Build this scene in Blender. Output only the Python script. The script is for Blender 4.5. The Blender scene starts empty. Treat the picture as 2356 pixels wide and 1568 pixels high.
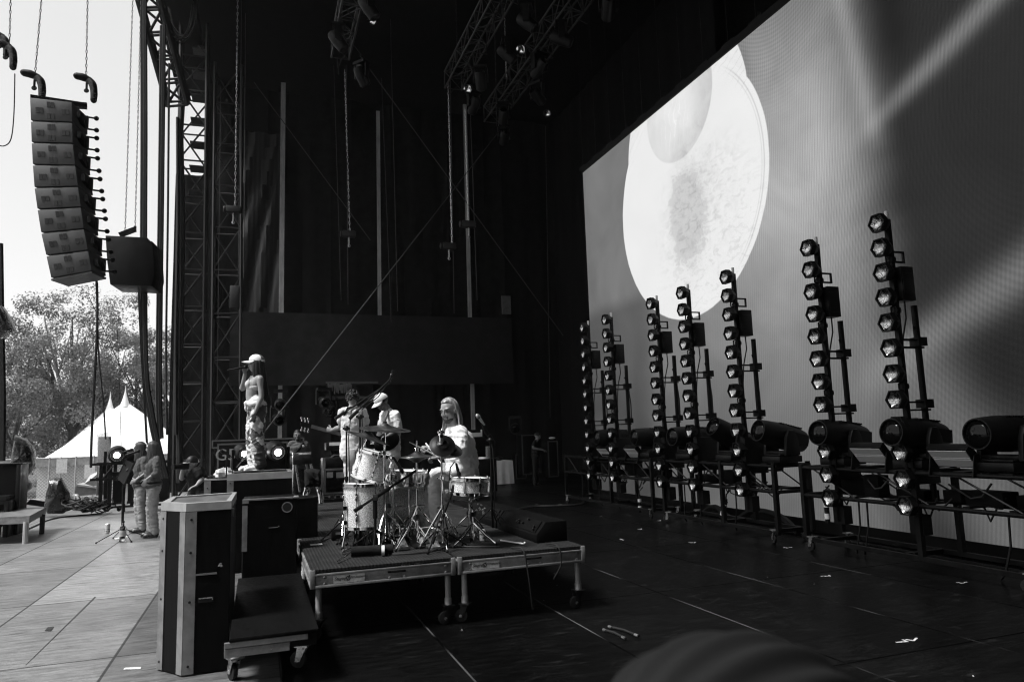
import bpy, bmesh, math, random
import numpy as np
from mathutils import Vector as V, Matrix as MX, noise as NZ
S=bpy.context.scene; COL=S.collection; R=math.radians
random.seed(7)
# ------------------------------------------------------------------ camera
F,CX,CY,ZC=1640.,1178.,784.,1.66
def _cam():
    roll=math.atan2(411,12630); pitch=math.atan2(213,F)
    up=V((-math.sin(roll)*math.cos(pitch),math.cos(roll)*math.cos(pitch),-math.sin(pitch)))
    a=V((595-CX,-(1019-CY),-F)).normalized(); a=(a-up*a.dot(up)).normalized()
    return MX((a.cross(up),a,up))            # world = CM @ camera vector
CM=_cam(); CO=V((0,0,ZC))
cd=bpy.data.cameras.new('camera'); cam=bpy.data.objects.new('camera',cd); COL.objects.link(cam)
cam.matrix_world=MX.Translation(CO)@CM.to_4x4()
cd.sensor_width=36; cd.lens=F/2356*36; cd.clip_start=.05; cd.clip_end=600
cd.dof.use_dof=True; cd.dof.focus_distance=8.5; cd.dof.aperture_fstop=2.6
S.camera=cam
# points of the place measured on the photograph (2356 px wide): a ray cut by a real plane
def ray(u,v): return CM@V((u-CX,-(v-CY),-F)).normalized()
def G(u,v,z=0.): d=ray(u,v); return CO+d*((z-ZC)/d.z)
def PX(u,v,x): d=ray(u,v); return CO+d*(x/d.x)
def PY(u,v,y): d=ray(u,v); return CO+d*(y/d.y)
# ------------------------------------------------------------------ light
EXPO=1.0; EV=2**EXPO
S.view_settings.view_transform='Standard'; S.view_settings.look='None'; S.view_settings.gamma=1; S.view_settings.exposure=EXPO
sdir=V((-.60,-.10,1)).normalized()           # towards the sun
sel=math.asin(sdir.z); saz=math.atan2(sdir.x,sdir.y)
w=bpy.data.worlds.new('World'); S.world=w; w.use_nodes=True
nt=w.node_tree; nt.nodes.clear()
sky=nt.nodes.new('ShaderNodeTexSky'); sky.sky_type='NISHITA'; sky.sun_disc=False
sky.sun_elevation=sel; sky.sun_rotation=saz; sky.air_density=1.0; sky.dust_density=1.2; sky.ozone_density=1
bw=nt.nodes.new('ShaderNodeRGBToBW'); bg=nt.nodes.new('ShaderNodeBackground'); bg.inputs[1].default_value=.31
wo=nt.nodes.new('ShaderNodeOutputWorld')
gm=nt.nodes.new('ShaderNodeMath'); gm.operation='POWER'; gm.inputs[1].default_value=.35; nt.links.new(sky.outputs[0],bw.inputs[0]); nt.links.new(bw.outputs[0],gm.inputs[0]); nt.links.new(gm.outputs[0],bg.inputs[0]); nt.links.new(bg.outputs[0],wo.inputs[0])
sl=bpy.data.lights.new('sun','SUN'); sl.energy=3.2; sl.angle=R(16); sl.color=(1,1,1)
so=bpy.data.objects.new('sun',sl); COL.objects.link(so); so.rotation_euler=sdir.to_track_quat('Z','Y').to_euler()
so.location=(-20,5,30)
try: S.cycles.pixel_filter_type='BLACKMAN_HARRIS'; S.cycles.filter_width=1.15; S.cycles.max_bounces=7; S.cycles.caustics_reflective=False; S.cycles.caustics_refractive=False; S.cycles.sample_clamp_indirect=4
except Exception: pass
# ------------------------------------------------------------------ materials
class N:
    """a value in a node tree, with arithmetic"""
    def __init__(s,t,o): s.t=t; s.o=o
    def _m(s,op,*a):
        n=s.t.nodes.new('ShaderNodeMath'); n.operation=op
        for i,x in enumerate((s,)+a):
            if isinstance(x,N): s.t.links.new(x.o,n.inputs[i])
            else: n.inputs[i].default_value=x
        return N(s.t,n.outputs[0])
    def __add__(s,b): return s._m('ADD',b)
    __radd__=__add__
    def __mul__(s,b): return s._m('MULTIPLY',b)
    __rmul__=__mul__
    def __sub__(s,b): return s._m('SUBTRACT',b)
    def __rsub__(s,b): return (s*-1.)+b
    def __truediv__(s,b): return s._m('DIVIDE',b)
    def f(s,op,*a): return s._m(op,*a)
    def sm(s,a,b):          # smoothstep a..b -> 0..1
        n=s.t.nodes.new('ShaderNodeMapRange'); n.interpolation_type='SMOOTHSTEP'
        s.t.links.new(s.o,n.inputs[0]); n.inputs[1].default_value=min(a,b); n.inputs[2].default_value=max(a,b)
        n.inputs[3].default_value=0. if a<b else 1.; n.inputs[4].default_value=1. if a<b else 0.
        return N(s.t,n.outputs[0])
    def mix(s,a,b): return (1.-s)*a+s*b
    def gauss(s): return (s*s*-1.)._m('EXPONENT')
class Mat:
    def __init__(s,name):
        s.m=bpy.data.materials.new(name); s.m.use_nodes=True; s.t=s.m.node_tree
        s.b=s.t.nodes['Principled BSDF']
    def set(s,k,v):
        if isinstance(v,N): s.t.links.new(v.o,s.b.inputs[k])
        elif k in('Base Color','Emission Color'): s.b.inputs[k].default_value=(v,v,v,1)
        else: s.b.inputs[k].default_value=v
    def co(s,kind='Object'):
        n=s.t.nodes.new('ShaderNodeTexCoord'); x=s.t.nodes.new('ShaderNodeSeparateXYZ'); s.t.links.new(n.outputs[kind],x.inputs[0])
        s.cv=n.outputs[kind]; return [N(s.t,o) for o in x.outputs]
    def vec(s,x,y,z):
        n=s.t.nodes.new('ShaderNodeCombineXYZ')
        for i,a in enumerate((x,y,z)):
            if isinstance(a,N): s.t.links.new(a.o,n.inputs[i])
            else: n.inputs[i].default_value=a
        return n.outputs[0]
    def noise(s,scale,detail=4,vec=None,rough=.55,stretch=None,dist=0.):
        n=s.t.nodes.new('ShaderNodeTexNoise'); n.inputs['Scale'].default_value=scale; n.inputs['Detail'].default_value=detail
        n.inputs['Roughness'].default_value=rough; n.inputs['Distortion'].default_value=dist
        if vec is None:
            tc=s.t.nodes.new('ShaderNodeTexCoord'); vec=tc.outputs['Object']
        if stretch:
            mp=s.t.nodes.new('ShaderNodeMapping'); mp.inputs['Scale'].default_value=stretch; s.t.links.new(vec,mp.inputs[0]); vec=mp.outputs[0]
        s.t.links.new(vec,n.inputs['Vector']); return N(s.t,n.outputs[0])
    def bump(s,h,strength=.3,dist=.01):
        n=s.t.nodes.new('ShaderNodeBump'); n.inputs['Strength'].default_value=strength; n.inputs['Distance'].default_value=dist
        s.t.links.new(h.o,n.inputs['Height']); s.t.links.new(n.outputs[0],s.b.inputs['Normal'])
def mat(name,c,rough=.5,metal=0.,nz=(6.,.25),stretch=None,bump=None,spec=.5,rv=.12):
    M=Mat(name); n=M.noise(nz[0],stretch=stretch)
    M.set('Base Color',n.sm(.25,.75).mix(c*(1-nz[1]),c*(1+nz[1])))
    M.set('Roughness',n.sm(.2,.8).mix(max(.03,rough-rv),min(1,rough+rv))); M.set('Metallic',metal)
    M.set('Specular IOR Level',spec)
    if bump: M.bump(M.noise(bump[0],detail=bump[3] if len(bump)>3 else 3,stretch=bump[4] if len(bump)>4 else None),bump[1],bump[2])
    return M.m
K={}
K['black']=mat('black_paint',.0045,.5,nz=(9,.4),spec=.16)
K['rubber']=mat('black_rubber',.012,.7,spec=.25)
K['plastic']=mat('black_plastic',.005,.42,spec=.18)
K['steel_dark']=mat('dark_steel',.018,.45,.6,nz=(14,.4))
K['steel']=mat('worn_steel',.45,.32,.9,nz=(30,.25))
K['chrome']=mat('chrome',.75,.1,1.,nz=(12,.1),rv=.05)
K['alu']=mat('brushed_aluminium',.5,.38,.85,nz=(25,.2),stretch=(1,1,.1))
K['alu_flat']=mat('mill_aluminium',.42,.5,.35,nz=(18,.25))
K['white']=mat('white_paint',.75,.5,nz=(7,.06))
K['case']=mat('black_case_laminate',.0045,.42,nz=(30,.25),stretch=(1,1,.12),spec=.06,bump=(160,.15,.002))
K['caseblack']=K['case']
K['fabric_black']=mat('black_fabric',.012,.9,nz=(40,.4),spec=.1)
K['void']=mat('matt_black',.004,.6,nz=(9,.3),spec=.04)
K['drape']=mat('black_drape',.010,.9,nz=(3,.35),spec=.08)
K['tape']=mat('white_tape',.55,.6,nz=(40,.3))
K['cable']=mat('black_cable',.012,.55,spec=.3)
K['pole']=mat('galvanised_pole',.42,.5,.2,nz=(3,.3),stretch=(4,4,.6))
K['lens']=mat('lens_glass',.004,.05,0,spec=.22,rv=.03)
# ------------------------------------------------------------------ mesh builder
def frame(d,hint=V((0,0,1))):
    d=V(d).normalized(); h=V(hint)
    if abs(d.dot(h.normalized()))>.98: h=V((1,0,0)) if abs(d.x)<.9 else V((0,1,0))
    x=h.cross(d).normalized(); return x,d.cross(x),d
def chain(o):
    m=o.matrix_basis.copy()
    while o.parent is not None: o=o.parent; m=o.matrix_basis@m
    return m
class MB:
    def __init__(s): s.v=[]; s.f=[]; s.mi=[]
    def add(s,vs,fs,mi=0):
        o=len(s.v); s.v+=[tuple(p) for p in vs]; s.f+=[tuple(i+o for i in f) for f in fs]; s.mi+=[mi]*len(fs); return s
    def box(s,x0,x1,y0,y1,z0,z1,mi=0):
        return s.add([(x,y,z) for z in(z0,z1) for y in(y0,y1) for x in(x0,x1)],[(0,2,3,1),(4,5,7,6),(0,1,5,4),(2,6,7,3),(0,4,6,2),(1,3,7,5)],mi)
    def obox(s,c,sz,m=None,mi=0):
        m=m or MX.Identity(3); c=V(c); o=MB().box(-sz[0]/2,sz[0]/2,-sz[1]/2,sz[1]/2,-sz[2]/2,sz[2]/2)
        return s.add([c+m@V(p) for p in o.v],o.f,mi)
    def bar(s,a,b,w,h,hint=(0,0,1),mi=0):      # rectangular bar from a to b
        a=V(a);b=V(b); x,y,d=frame(b-a,V(hint)); m=MX((x,y,d)).transposed()
        return s.obox((a+b)/2,(w,h,(b-a).length),m,mi)
    def rings(s,rs,cap=True,mi=0,closed=False):
        n=len(rs[0]); vs=[p for r in rs for p in r]; fs=[]; L=len(rs)
        for i in range(L if closed else L-1):
            j=(i+1)%L
            fs+=[(i*n+k,i*n+(k+1)%n,j*n+(k+1)%n,j*n+k) for k in range(n)]
        if cap and not closed: fs+=[tuple(reversed(range(n))),tuple((L-1)*n+k for k in range(n))]
        return s.add(vs,fs,mi)
    def cyl(s,a,b,r0,r1=None,n=10,cap=True,mi=0):
        a=V(a);b=V(b); r1=r0 if r1 is None else r1; x,y,d=frame(b-a)
        rg=lambda p,r:[p+(x*math.cos(t)+y*math.sin(t))*r for t in [2*math.pi*k/n for k in range(n)]]
        return s.rings([rg(a,r0),rg(b,r1)],cap,mi)
    def path(s,pts,r,n=6,closed=False,mi=0):
        pts=[V(p) for p in pts]; L=len(pts); rs=[]; hx=None
        for i,p in enumerate(pts):
            a=pts[(i-1)%L] if closed or i>0 else p; b=pts[(i+1)%L] if closed or i<L-1 else p
            d=(b-a).normalized()
            if hx is None: x,y,_=frame(d)
            else:
                x=(hx-d*hx.dot(d)); x=x.normalized() if x.length>1e-4 else frame(d)[0]; y=d.cross(x)
            hx=x; q=r[i] if isinstance(r,(list,tuple)) else r
            rs.append([p+(x*math.cos(2*math.pi*k/n)+y*math.sin(2*math.pi*k/n))*q for k in range(n)])
        return s.rings(rs,True,mi,closed)
    def lathe(s,prof,o=(0,0,0),ax=(0,0,1),n=24,mi=0,cap=True):
        o=V(o); x,y,d=frame(V(ax))
        return s.rings([[o+d*h+(x*math.cos(2*math.pi*k/n)+y*math.sin(2*math.pi*k/n))*max(r,1e-4) for k in range(n)] for r,h in prof],cap,mi)
    def ball(s,c,r,m=None,nu=14,nv=9,mi=0):
        c=V(c); r=(r,r,r) if not isinstance(r,(tuple,list)) else r; m=m or MX.Identity(3)
        rs=[]
        for i in range(nv+1):
            t=-math.pi/2+math.pi*i/nv; q=max(math.cos(t),.02)
            rs.append([c+m@V((r[0]*q*math.cos(2*math.pi*k/nu),r[1]*q*math.sin(2*math.pi*k/nu),r[2]*math.sin(t))) for k in range(nu)])
        return s.rings(rs,True,mi)
    def prism(s,pts,e,mi=0):                    # polygon (3D points) extruded by vector e
        pts=[V(p) for p in pts]; e=V(e); n=len(pts)
        vs=pts+[p+e for p in pts]
        return s.add(vs,[tuple(reversed(range(n))),tuple(range(n,2*n))]+[(k,(k+1)%n,n+(k+1)%n,n+k) for k in range(n)],mi)
    def join(s,o,m=None,mi=None):
        vs=[(m@V(p)) for p in o.v] if m else o.v
        k=len(s.v); s.v+=[tuple(p) for p in vs]; s.f+=[tuple(i+k for i in f) for f in o.f]; s.mi+=(o.mi if mi is None else [mi]*len(o.f)); return s
    def build(s,name,m,parent=None,world=False,smooth=35,bevel=0):
        me=bpy.data.meshes.new(name); vs=s.v
        if parent is not None and world:
            inv=chain(parent).inverted(); vs=[tuple(inv@V(p)) for p in vs]
        elif parent is None and not world: pass
        me.from_pydata([tuple(p) for p in vs],[],s.f); me.update()
        bm=bmesh.new(); bm.from_mesh(me); bmesh.ops.recalc_face_normals(bm,faces=bm.faces)
        if bevel:
            bmesh.ops.bevel(bm,geom=[e for e in bm.edges if len(e.link_faces)==2 and e.calc_face_angle(0)>.6],offset=bevel,segments=2,profile=.5,affect='EDGES',clamp_overlap=True)
        bm.to_mesh(me); bm.free()
        ms=m if isinstance(m,(list,tuple)) else [m]
        for k in ms: me.materials.append(k)
        if len(ms)>1 and not bevel:
            for p,i in zip(me.polygons,s.mi): p.material_index=i
        if smooth:
            me.shade_smooth(); me.set_sharp_from_angle(angle=R(smooth))
        o=bpy.data.objects.new(name,me); COL.objects.link(o)
        if parent is not None: o.parent=parent
        return o
def tag(o,label=None,cat=None,group=None,kind=None):
    if label: o['label']=label
    if cat: o['category']=cat
    if group: o['group']=group
    if kind: o['kind']=kind
    return o
def T(name,label,cat,loc=(0,0,0),rz=0.,group=None):
    o=bpy.data.objects.new(name,None); COL.objects.link(o); o.empty_display_size=.2
    o.matrix_basis=MX.Translation(V(loc))@MX.Rotation(rz,4,'Z')
    return tag(o,label,cat,group)
def one(name,mb,m,label,cat,group=None,kind=None,**k):    # a thing that is one mesh, origin at its lowest centre
    vs=np.array(mb.v); b=V((float((vs[:,0].min()+vs[:,0].max())/2),float((vs[:,1].min()+vs[:,1].max())/2),float(vs[:,2].min())))
    mb.v=[tuple(V(p)-b) for p in mb.v]
    o=mb.build(name,m,**k); o.location=b; return tag(o,label,cat,group,kind)
KIDS={}
def dup(o,loc=None,rz=None,label=None,parent=None,group=None):
    c=o.copy(); COL.objects.link(c)
    if parent is not None: c.parent=parent
    if loc is not None: c.matrix_basis=MX.Translation(V(loc))@MX.Rotation(rz or 0.,4,'Z')
    if label: c['label']=label
    if group: c['group']=group
    for ch in list(o.children): dup(ch,parent=c)
    return c
def struct(name,mb,m,**k): return tag(mb.build(name,m,**k),kind='structure')
# ------------------------------------------------------------------ setting: ground, stage floor, roof
M=Mat('park_grass'); n=M.noise(.8,6); n2=M.noise(30,3); M.set('Base Color',(n*.6+n2*.4).sm(.3,.7).mix(.045,.13)); M.set('Roughness',.9); M.bump(n2,.5,.05)
struct('ground',MB().box(-220,260,-160,320,-1.8,-1.6),M.m,smooth=0)
M=Mat('stage_floor_panels'); x,y,z=M.co()
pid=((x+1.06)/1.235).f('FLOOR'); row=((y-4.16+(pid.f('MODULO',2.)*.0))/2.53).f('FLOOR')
fx=((x+1.06)/1.235).f('FRACT'); fy=((y-4.16)/2.53).f('FRACT')
ex=(fx.f('SUBTRACT',.5).f('ABSOLUTE')*-1.+.5)*1.235; ey=(fy.f('SUBTRACT',.5).f('ABSOLUTE')*-1.+.5)*2.53
seam=ex.f('MINIMUM',ey).sm(.016,.006)
wn=M.t.nodes.new('ShaderNodeTexWhiteNoise'); wn.noise_dimensions='2D'; M.t.links.new(M.vec(pid,row,0.),wn.inputs['Vector']); wv=N(M.t,wn.outputs[0])
v0=M.t.nodes.new('ShaderNodeTexCoord').outputs['Object']
g1=M.noise(3.2,6,stretch=(1.,5.,1.)); g2=M.noise(26,4,stretch=(.35,2.6,1.)); g3=M.noise(.55,3); scr=M.noise(9,2,stretch=(.5,7,1),dist=1.2)
scratch=(scr-.5).f('ABSOLUTE').sm(.012,.003)*M.noise(1.3,2).sm(.5,.62)
g4=M.noise(70,3,stretch=(.3,1.5,1.))
wear=(g1*.40+g2*.30+g3*.22+g4*.18).sm(.38,.72)
base=wear.mix(.022,.105)*(wv*.55+.70)+scratch*.05
dark=(pid.f('GREATER_THAN',.5))  # inner stage panels: shade under the roof is put into their colour
line_=ex.sm(.012,.004)*M.noise(.8,3).sm(.42,.6)*(y.sm(9.6,8.6))
scuff=(M.noise(7,5,stretch=(.5,1.6,1),dist=.8).sm(.56,.75))*M.noise(.9,2).sm(.4,.65)
base=base*(pid.f('GREATER_THAN',-.5)*-.45+1.)*2.5  # first step of that painted shade, from the strip beside the tall case inward
streak=(M.noise(5,3,stretch=(.45,5.,1),dist=.6).sm(.60,.68))*M.noise(1.1,2).sm(.42,.6)
nick=((M.noise(15,2,stretch=(.16,5.,1),dist=.9)-.5).f('ABSOLUTE').sm(.010,.003))*M.noise(1.9,2).sm(.46,.58)
grain=M.noise(190,2,stretch=(.22,1.1,1.))
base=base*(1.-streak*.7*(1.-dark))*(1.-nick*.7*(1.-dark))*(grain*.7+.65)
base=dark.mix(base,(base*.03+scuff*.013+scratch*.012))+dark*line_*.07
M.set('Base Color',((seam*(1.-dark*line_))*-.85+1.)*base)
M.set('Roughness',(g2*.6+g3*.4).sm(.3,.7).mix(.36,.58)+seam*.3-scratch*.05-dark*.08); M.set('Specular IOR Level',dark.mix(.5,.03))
M.bump(g2*.4-seam*1.5+g1*.3,.22,.006)
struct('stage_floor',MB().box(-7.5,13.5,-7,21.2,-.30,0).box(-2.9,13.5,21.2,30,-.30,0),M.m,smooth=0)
struct('stage_fascia',MB().box(-7.55,13.5,21.22,21.3,-1.6,-.05).box(-7.6,-7.52,-7,21.2,-1.6,-.05),K['drape'],smooth=0)
# roof over the stage with a dark underside, and the black masking walls
one('stage_roof',MB().box(-3.2,14,-8,29.5,15.4,15.7),K['drape'],'black stage roof spanning overhead above the whole stage','stage roof',smooth=0)
def drape(a,b,z0,z1,amp=.06,seed=0,pitch=.22,sag=None):
    a=V(a);b=V(b); L=(b-a).length; d=(b-a)/L; nn=V((-d.y,d.x,0)); m=MB(); nu=max(4,int(L/(pitch/3))); nv=14
    rs=[]
    for j in range(nv+1):
        for i in range(nu+1):
            u=L*i/nu; z=z0+(z1-z0)*j/nv
            o=amp*(math.sin(u*6.283/pitch+2*NZ.noise((u*.7,z*.12,seed)))*.5+1.4*NZ.noise((u*1.1+z*.25,z*.4,seed+3)))
            if sag: o+=sag(u,z)
            rs.append(a+d*u+nn*o+V((0,0,z)))
    m.add(rs,[(j*(nu+1)+i,j*(nu+1)+i+1,(j+1)*(nu+1)+i+1,(j+1)*(nu+1)+i) for j in range(nv) for i in range(nu)])
    return m
one('black_drape',drape((-1.95,28.2,0),(13.8,28.2,0),0,15.4,seed=1,pitch=.8,amp=.12),K['drape'],'huge black drape closing the far wing of the stage','drape')
one('black_drape',drape((-3.02,28.0,0),(-1.6,28.0,0),0,11.6,seed=12,pitch=.5),K['drape'],'narrow black drape behind the lower part of the lattice tower','drape')
one('black_drape',drape((12.2,16,0),(12.2,28.2,0),0,15.4,seed=2,pitch=.8),K['drape'],'black masking drape beyond the far end of the video screen','drape')
one('black_drape',drape((13.8,28,0),(13.8,-8,0),0,15.4,seed=4,pitch=2),K['drape'],'black backcloth hanging behind the video screen','drape')
one('black_drape',drape((13.8,-7.5,0),(-2.5,-7.5,0),0,15.4,seed=5,pitch=2),K['drape'],'black wing drape behind the photographer position','drape')
one('black_drape',drape((-3.6,-7.5,0),(-3.6,-.5,0),0,15.4,seed=6,pitch=2),K['drape'],'unseen black side drape added to cut sky light at the near wing','drape')  # out of view, added to keep sky light off faces towards the camera
# ------------------------------------------------------------------ video screen
SX=8.1
sc=T('video_screen','giant video wall glowing with a pale double disc','video screen',(SX,7,0))
M=Mat('led_picture'); x,y,z=M.co(); y=y+7.
M.b.inputs['Base Color'].default_value=(.01,.01,.01,1); M.set('Roughness',.6); M.set('Specular IOR Level',.2)
def rad(cy,cz): return ((y-cy)*(y-cy)+(z-cz)*(z-cz)).f('SQRT')
def line(p,q,wd,fall=0.):
    dy,dz=q[0]-p[0],q[1]-p[1]; L=math.hypot(dy,dz)
    return (((y-p[0])*(dz/L)-(z-p[1])*(dy/L))/wd).gauss()
cl=M.noise(.55,5,dist=.6); fine=M.noise(2.3,5,dist=.8)
hot=(((y-8.9)/2.3).gauss()*((z-5.6)/2.5).gauss())
bg_=(y+(cl-.5)*.5).sm(6.75,7.95)*(.135+y.sm(9.,13.)*.02)+hot*y.sm(6.9,8.4)*.27+.019
bg_=bg_*z.sm(.5,3.8).mix(.85,1.)*cl.sm(.2,.8).mix(.78,1.18)
bg_=bg_*((y.sm(13.0,14.3)*z.sm(4.9,4.4))*-.45+1.)*((y.sm(10,14)*z.sm(3.2,2.2))*-.2+1.)
bg_=bg_+line((5.73,6.45),(7.26,5.78),.17)*z.sm(5.5,6.2)*.15+line((7.75,8.6),(7.28,5.6),.17)*z.sm(5.3,5.9)*.12
bg_=bg_+line((4.9,3.55),(6.6,2.8),.26)*.13*y.sm(8.5,6.5)+line((7.2,3.0),(6.3,1.0),.6)*z.sm(3.2,2.0)*.12
bg_=bg_*(1.-line((6.95,8.6),(6.85,6.0),.35)*z.sm(6.2,6.9)*.6)*((rad(6.0,2.15)/.5).gauss()*-.5+1.)
r1=rad(12.,6.41); r2=rad(12.,7.64); r3=rad(12.03,8.35)
wob=(fine-.5)*.03
m1=(r1+wob).sm(2.60,2.57); m2=(r2+wob).sm(2.19,2.16); disc=m1.f('MAXIMUM',m2)
rim=(((r1-2.46)/.016).gauss()+((r1-2.40)/.012).gauss()*.6)*y.sm(10.6,10.)*(-1.)*m1
cv=y.sm(8.7,12.3)
moon=((((y-11.95)*(y-11.95)*2.2+(z-5.95)*(z-5.95)).f('SQRT'))+(fine-.5)*1.3+(cl-.5)*.5).sm(1.25,.75)
wisp=M.noise(3.6,6,stretch=(1,1.,2.2),dist=1.1)
moon=moon*.55+((((y-11.95)*(y-11.95)*2.4+(z-5.9)*(z-5.9)).f('SQRT'))+(fine-.5)*1.5+(wisp-.5)*1.3).sm(1.0,.86)*.75
patch=wisp.sm(.5,.62)*rad(11.3,5.4).sm(2.3,.9)*.8+(fine*.6+M.noise(7,4,dist=1.5)*.4).sm(.42,.7)*rad(11.6,6.).sm(2.0,.7)
inner=r3.sm(1.24,1.20); shade=(r3.sm(.2,1.22)*.17+.05+(fine-.5)*.30+(cl-.5)*.2)*inner*y.sm(12.6,10.9).mix(.55,1.2)
wr=((z*16.+y*10.+fine*6.).f('SINE')).f('ABSOLUTE').sm(.22,.05)*m2*(r1.sm(2.2,2.5))*.5
wl=((y*17.+z*3.+cl*14.+fine*4.).f('SINE')).f('ABSOLUTE').sm(.25,.1)*inner*rad(12.2,7.9).sm(.75,.3)
dv=.84-moon*.16-patch*.13-shade*1.0-wr*.28+wl*.09+rim*.22+(cl-.5)*.12-(m2*(1.-m1))*.03
val=disc.mix(bg_,dv)
# the coarse pitch of the wall beating into fine curved bands
ringA=(((y-5.0)*(y-5.0)+(z-5.6)*(z-5.6)*.55).f('SQRT')); ringB=(((y-8.9)*(y-8.9)*1.6+(z-10.6)*(z-10.6)).f('SQRT'))
f1=((ringA*88.+y*6.).f('SINE'))*ringA.sm(.3,1.4)*ringA.sm(4.6,2.4); f2=((ringB*90.+z*5.).f('SINE'))*ringB.sm(4.2,2.6)*y.sm(6.5,7.4)
weave=((y*118.+z*17.).f('SINE'))*y.sm(13,9.5)
val=val*(1.+((f1+f2)*.085+weave*.10)*(1.-disc*.93))*(1.+(M.noise(95,1)-.5)*.35)
em=val*(1/EV)
M.set('Emission Color',em); M.b.inputs['Emission Strength'].default_value=1.0
MB().box(0,.05,-9,9.62,.20,8.52).build('display_panel',M.m,sc,smooth=0)
m=MB()
for k in range(14): m.box(.06,.16,-8.95+k*1.33,-8.95+k*1.33+1.27,.22,8.5)
m.box(.05,.30,-9.04,-9.0,.18,8.56).box(.05,.3,9.625,9.68,.18,8.56)
m.build('cabinet_back',K['black'],sc,smooth=0)
m=MB().box(-.02,.22,-9.02,9.66,8.53,8.68)
for k in range(24): m.obox((.1,-8.6+k*.8,8.74),(.06,.35,.1)).cyl((.1,-8.6+k*.8,8.78),(.1,-8.6+k*.8,15.2),.006,n=4)
m.build('header_truss',K['black'],sc,smooth=0)
MB().box(.03,.5,-9.02,9.66,.0,.19).build('plinth',K['black'],sc,smooth=0)
# ------------------------------------------------------------------ light towers: twelve hexagonal lamps on a pole
M=Mat('honeycomb_reflector'); M.co()
vo=M.t.nodes.new('ShaderNodeTexVoronoi'); vo.feature='DISTANCE_TO_EDGE'; vo.inputs['Scale'].default_value=34; M.t.links.new(M.cv,vo.inputs['Vector'])
ed=N(M.t,vo.outputs['Distance']).sm(.02,.06); nz_=M.noise(20,2)
M.set('Base Color',ed*nz_.sm(.3,.7).mix(.32,.66)+.01); M.set('Metallic',1.); M.set('Roughness',nz_.sm(.3,.7).mix(.16,.3)); M.bump(ed,.12,.002)
K['honey']=M.m
def hexring(r,x,rot=0.): return [V((x,r*math.cos(math.pi/3*k+rot),r*math.sin(math.pi/3*k+rot))) for k in range(6)]
def light_tower():
    t=T('light_tower','tall pole of twelve hexagonal lamps, nearest the right edge of the picture','light tower',(6.8,6.2,0),0,'light towers in front of the video wall')
    MB().box(.13,.185,-.03,.03,.42,4.02).build('pole',K['black'],t,bevel=.004)
    MB().cyl((.157,0,4.02),(.157,0,4.12),.022).build('pole_tip',K['white'],t)
    for z in (3.53,1.17,2.05,2.93): MB().lathe([(.05,-.03),(.055,0),(.05,.03)],(.157,0,z),n=10).path([(.10,-.03,z+.05),(.05,-.03,z+.03),(.05,-.03,z-.03),(.10,-.03,z-.05)],.012,5).build('bracket',K['black'],t)
    MB().box(.185,.36,-.012,.012,3.62,3.64).box(.185,.36,-.012,.012,3.50,3.52).box(.34,.36,-.012,.012,3.5,3.64).build('handle',K['black'],t)
    for z in (2.58,1.86): MB().box(.185,.5,-.03,.03,z,z+.02).box(.185,.5,-.03,.03,z-.09,z-.07).build('spacer_arm',K['black'],t)
    MB().box(.19,.38,-.09,.09,3.04,3.44).box(.2,.36,-.1,-.09,3.1,3.36).build('driver_box',K['plastic'],t,bevel=.008)
    MB().cyl((.46,.02,.75),(.46,.02,3.0),.036,n=12).box(.40,.53,-.05,.08,2.52,2.62).box(.40,.53,-.05,.08,1.8,1.9).build('back_pole',K['black'],t)
    m=MB()
    m.path([(.30,0,3.04),(.33,.03,2.85),(.27,.05,2.6),(.24,.06,2.3),(.22,.05,1.9),(.25,.05,1.5),(.3,.05,1.2)],.010,5)
    m.path([(.40,0,2.75),(.54,.12,2.6),(.6,.15,2.2),(.58,.12,1.9),(.48,.08,1.6)],.012,5)
    m.build('cable',K['cable'],t)
    MB().box(.13,.26,-.09,.09,.40,.62).build('base_clamp',K['black'],t); MB().box(.1,.5,-.06,.06,.95,1.5).build('power_box',K['black'],t,bevel=.01)
    for k in range(12):
        z=3.965-k*.2945; m=MB()
        o=[V((p.x,p.y,p.z+z)) for p in hexring(.120,-.02)]; b=[V((p.x,p.y,p.z+z)) for p in hexring(.120,.05)]; c=[V((p.x,p.y,p.z+z)) for p in hexring(.07,.135)]
        i_=[V((p.x,p.y,p.z+z)) for p in hexring(.104,-.02)]; ii=[V((p.x,p.y,p.z+z)) for p in hexring(.100,.005)]
        m.rings([ii,i_,o,b,c],False).add(c,[(0,1,2,3,4,5)])
        L=m.build('hex_lamp',K['black'],t,smooth=20)
        q=MB(); n=24; rs=[]
        for s_ in range(7):
            a=1-s_/6.5; dep=.005+.040*(1-a*a)
            ring=[]
            for j in range(n):
                th=2*math.pi*j/n; hx=math.cos(math.pi/6)/math.cos((th%(math.pi/3))-math.pi/6)
                rr=.100*a*(hx if s_==0 else hx*(1-s_/9)+s_/9)
                ring.append(V((dep,rr*math.cos(th),z+rr*math.sin(th))))
            rs.append(ring)
        q.rings(rs,False).add([p for p in rs[-1]],[tuple(range(n))])
        q.build('reflector',K['honey'],L,smooth=60)
    return t
lt=light_tower()
TW=[('second tower from the right edge, hexagonal lamps against the grey glow',7.34),('light tower whose top cuts the lower right edge of the white disc',9.12),('light tower standing under the bottom of the white disc',10.37),
 ('light tower just left of the white disc, its top touching the disc edge',11.4),('light tower standing alone against the left grey part of the video wall',13.25),('farthest light tower, its lamps against the black drape',14.36)]
for l,yy in TW: dup(lt,(6.8,yy,0),0,l)
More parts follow.
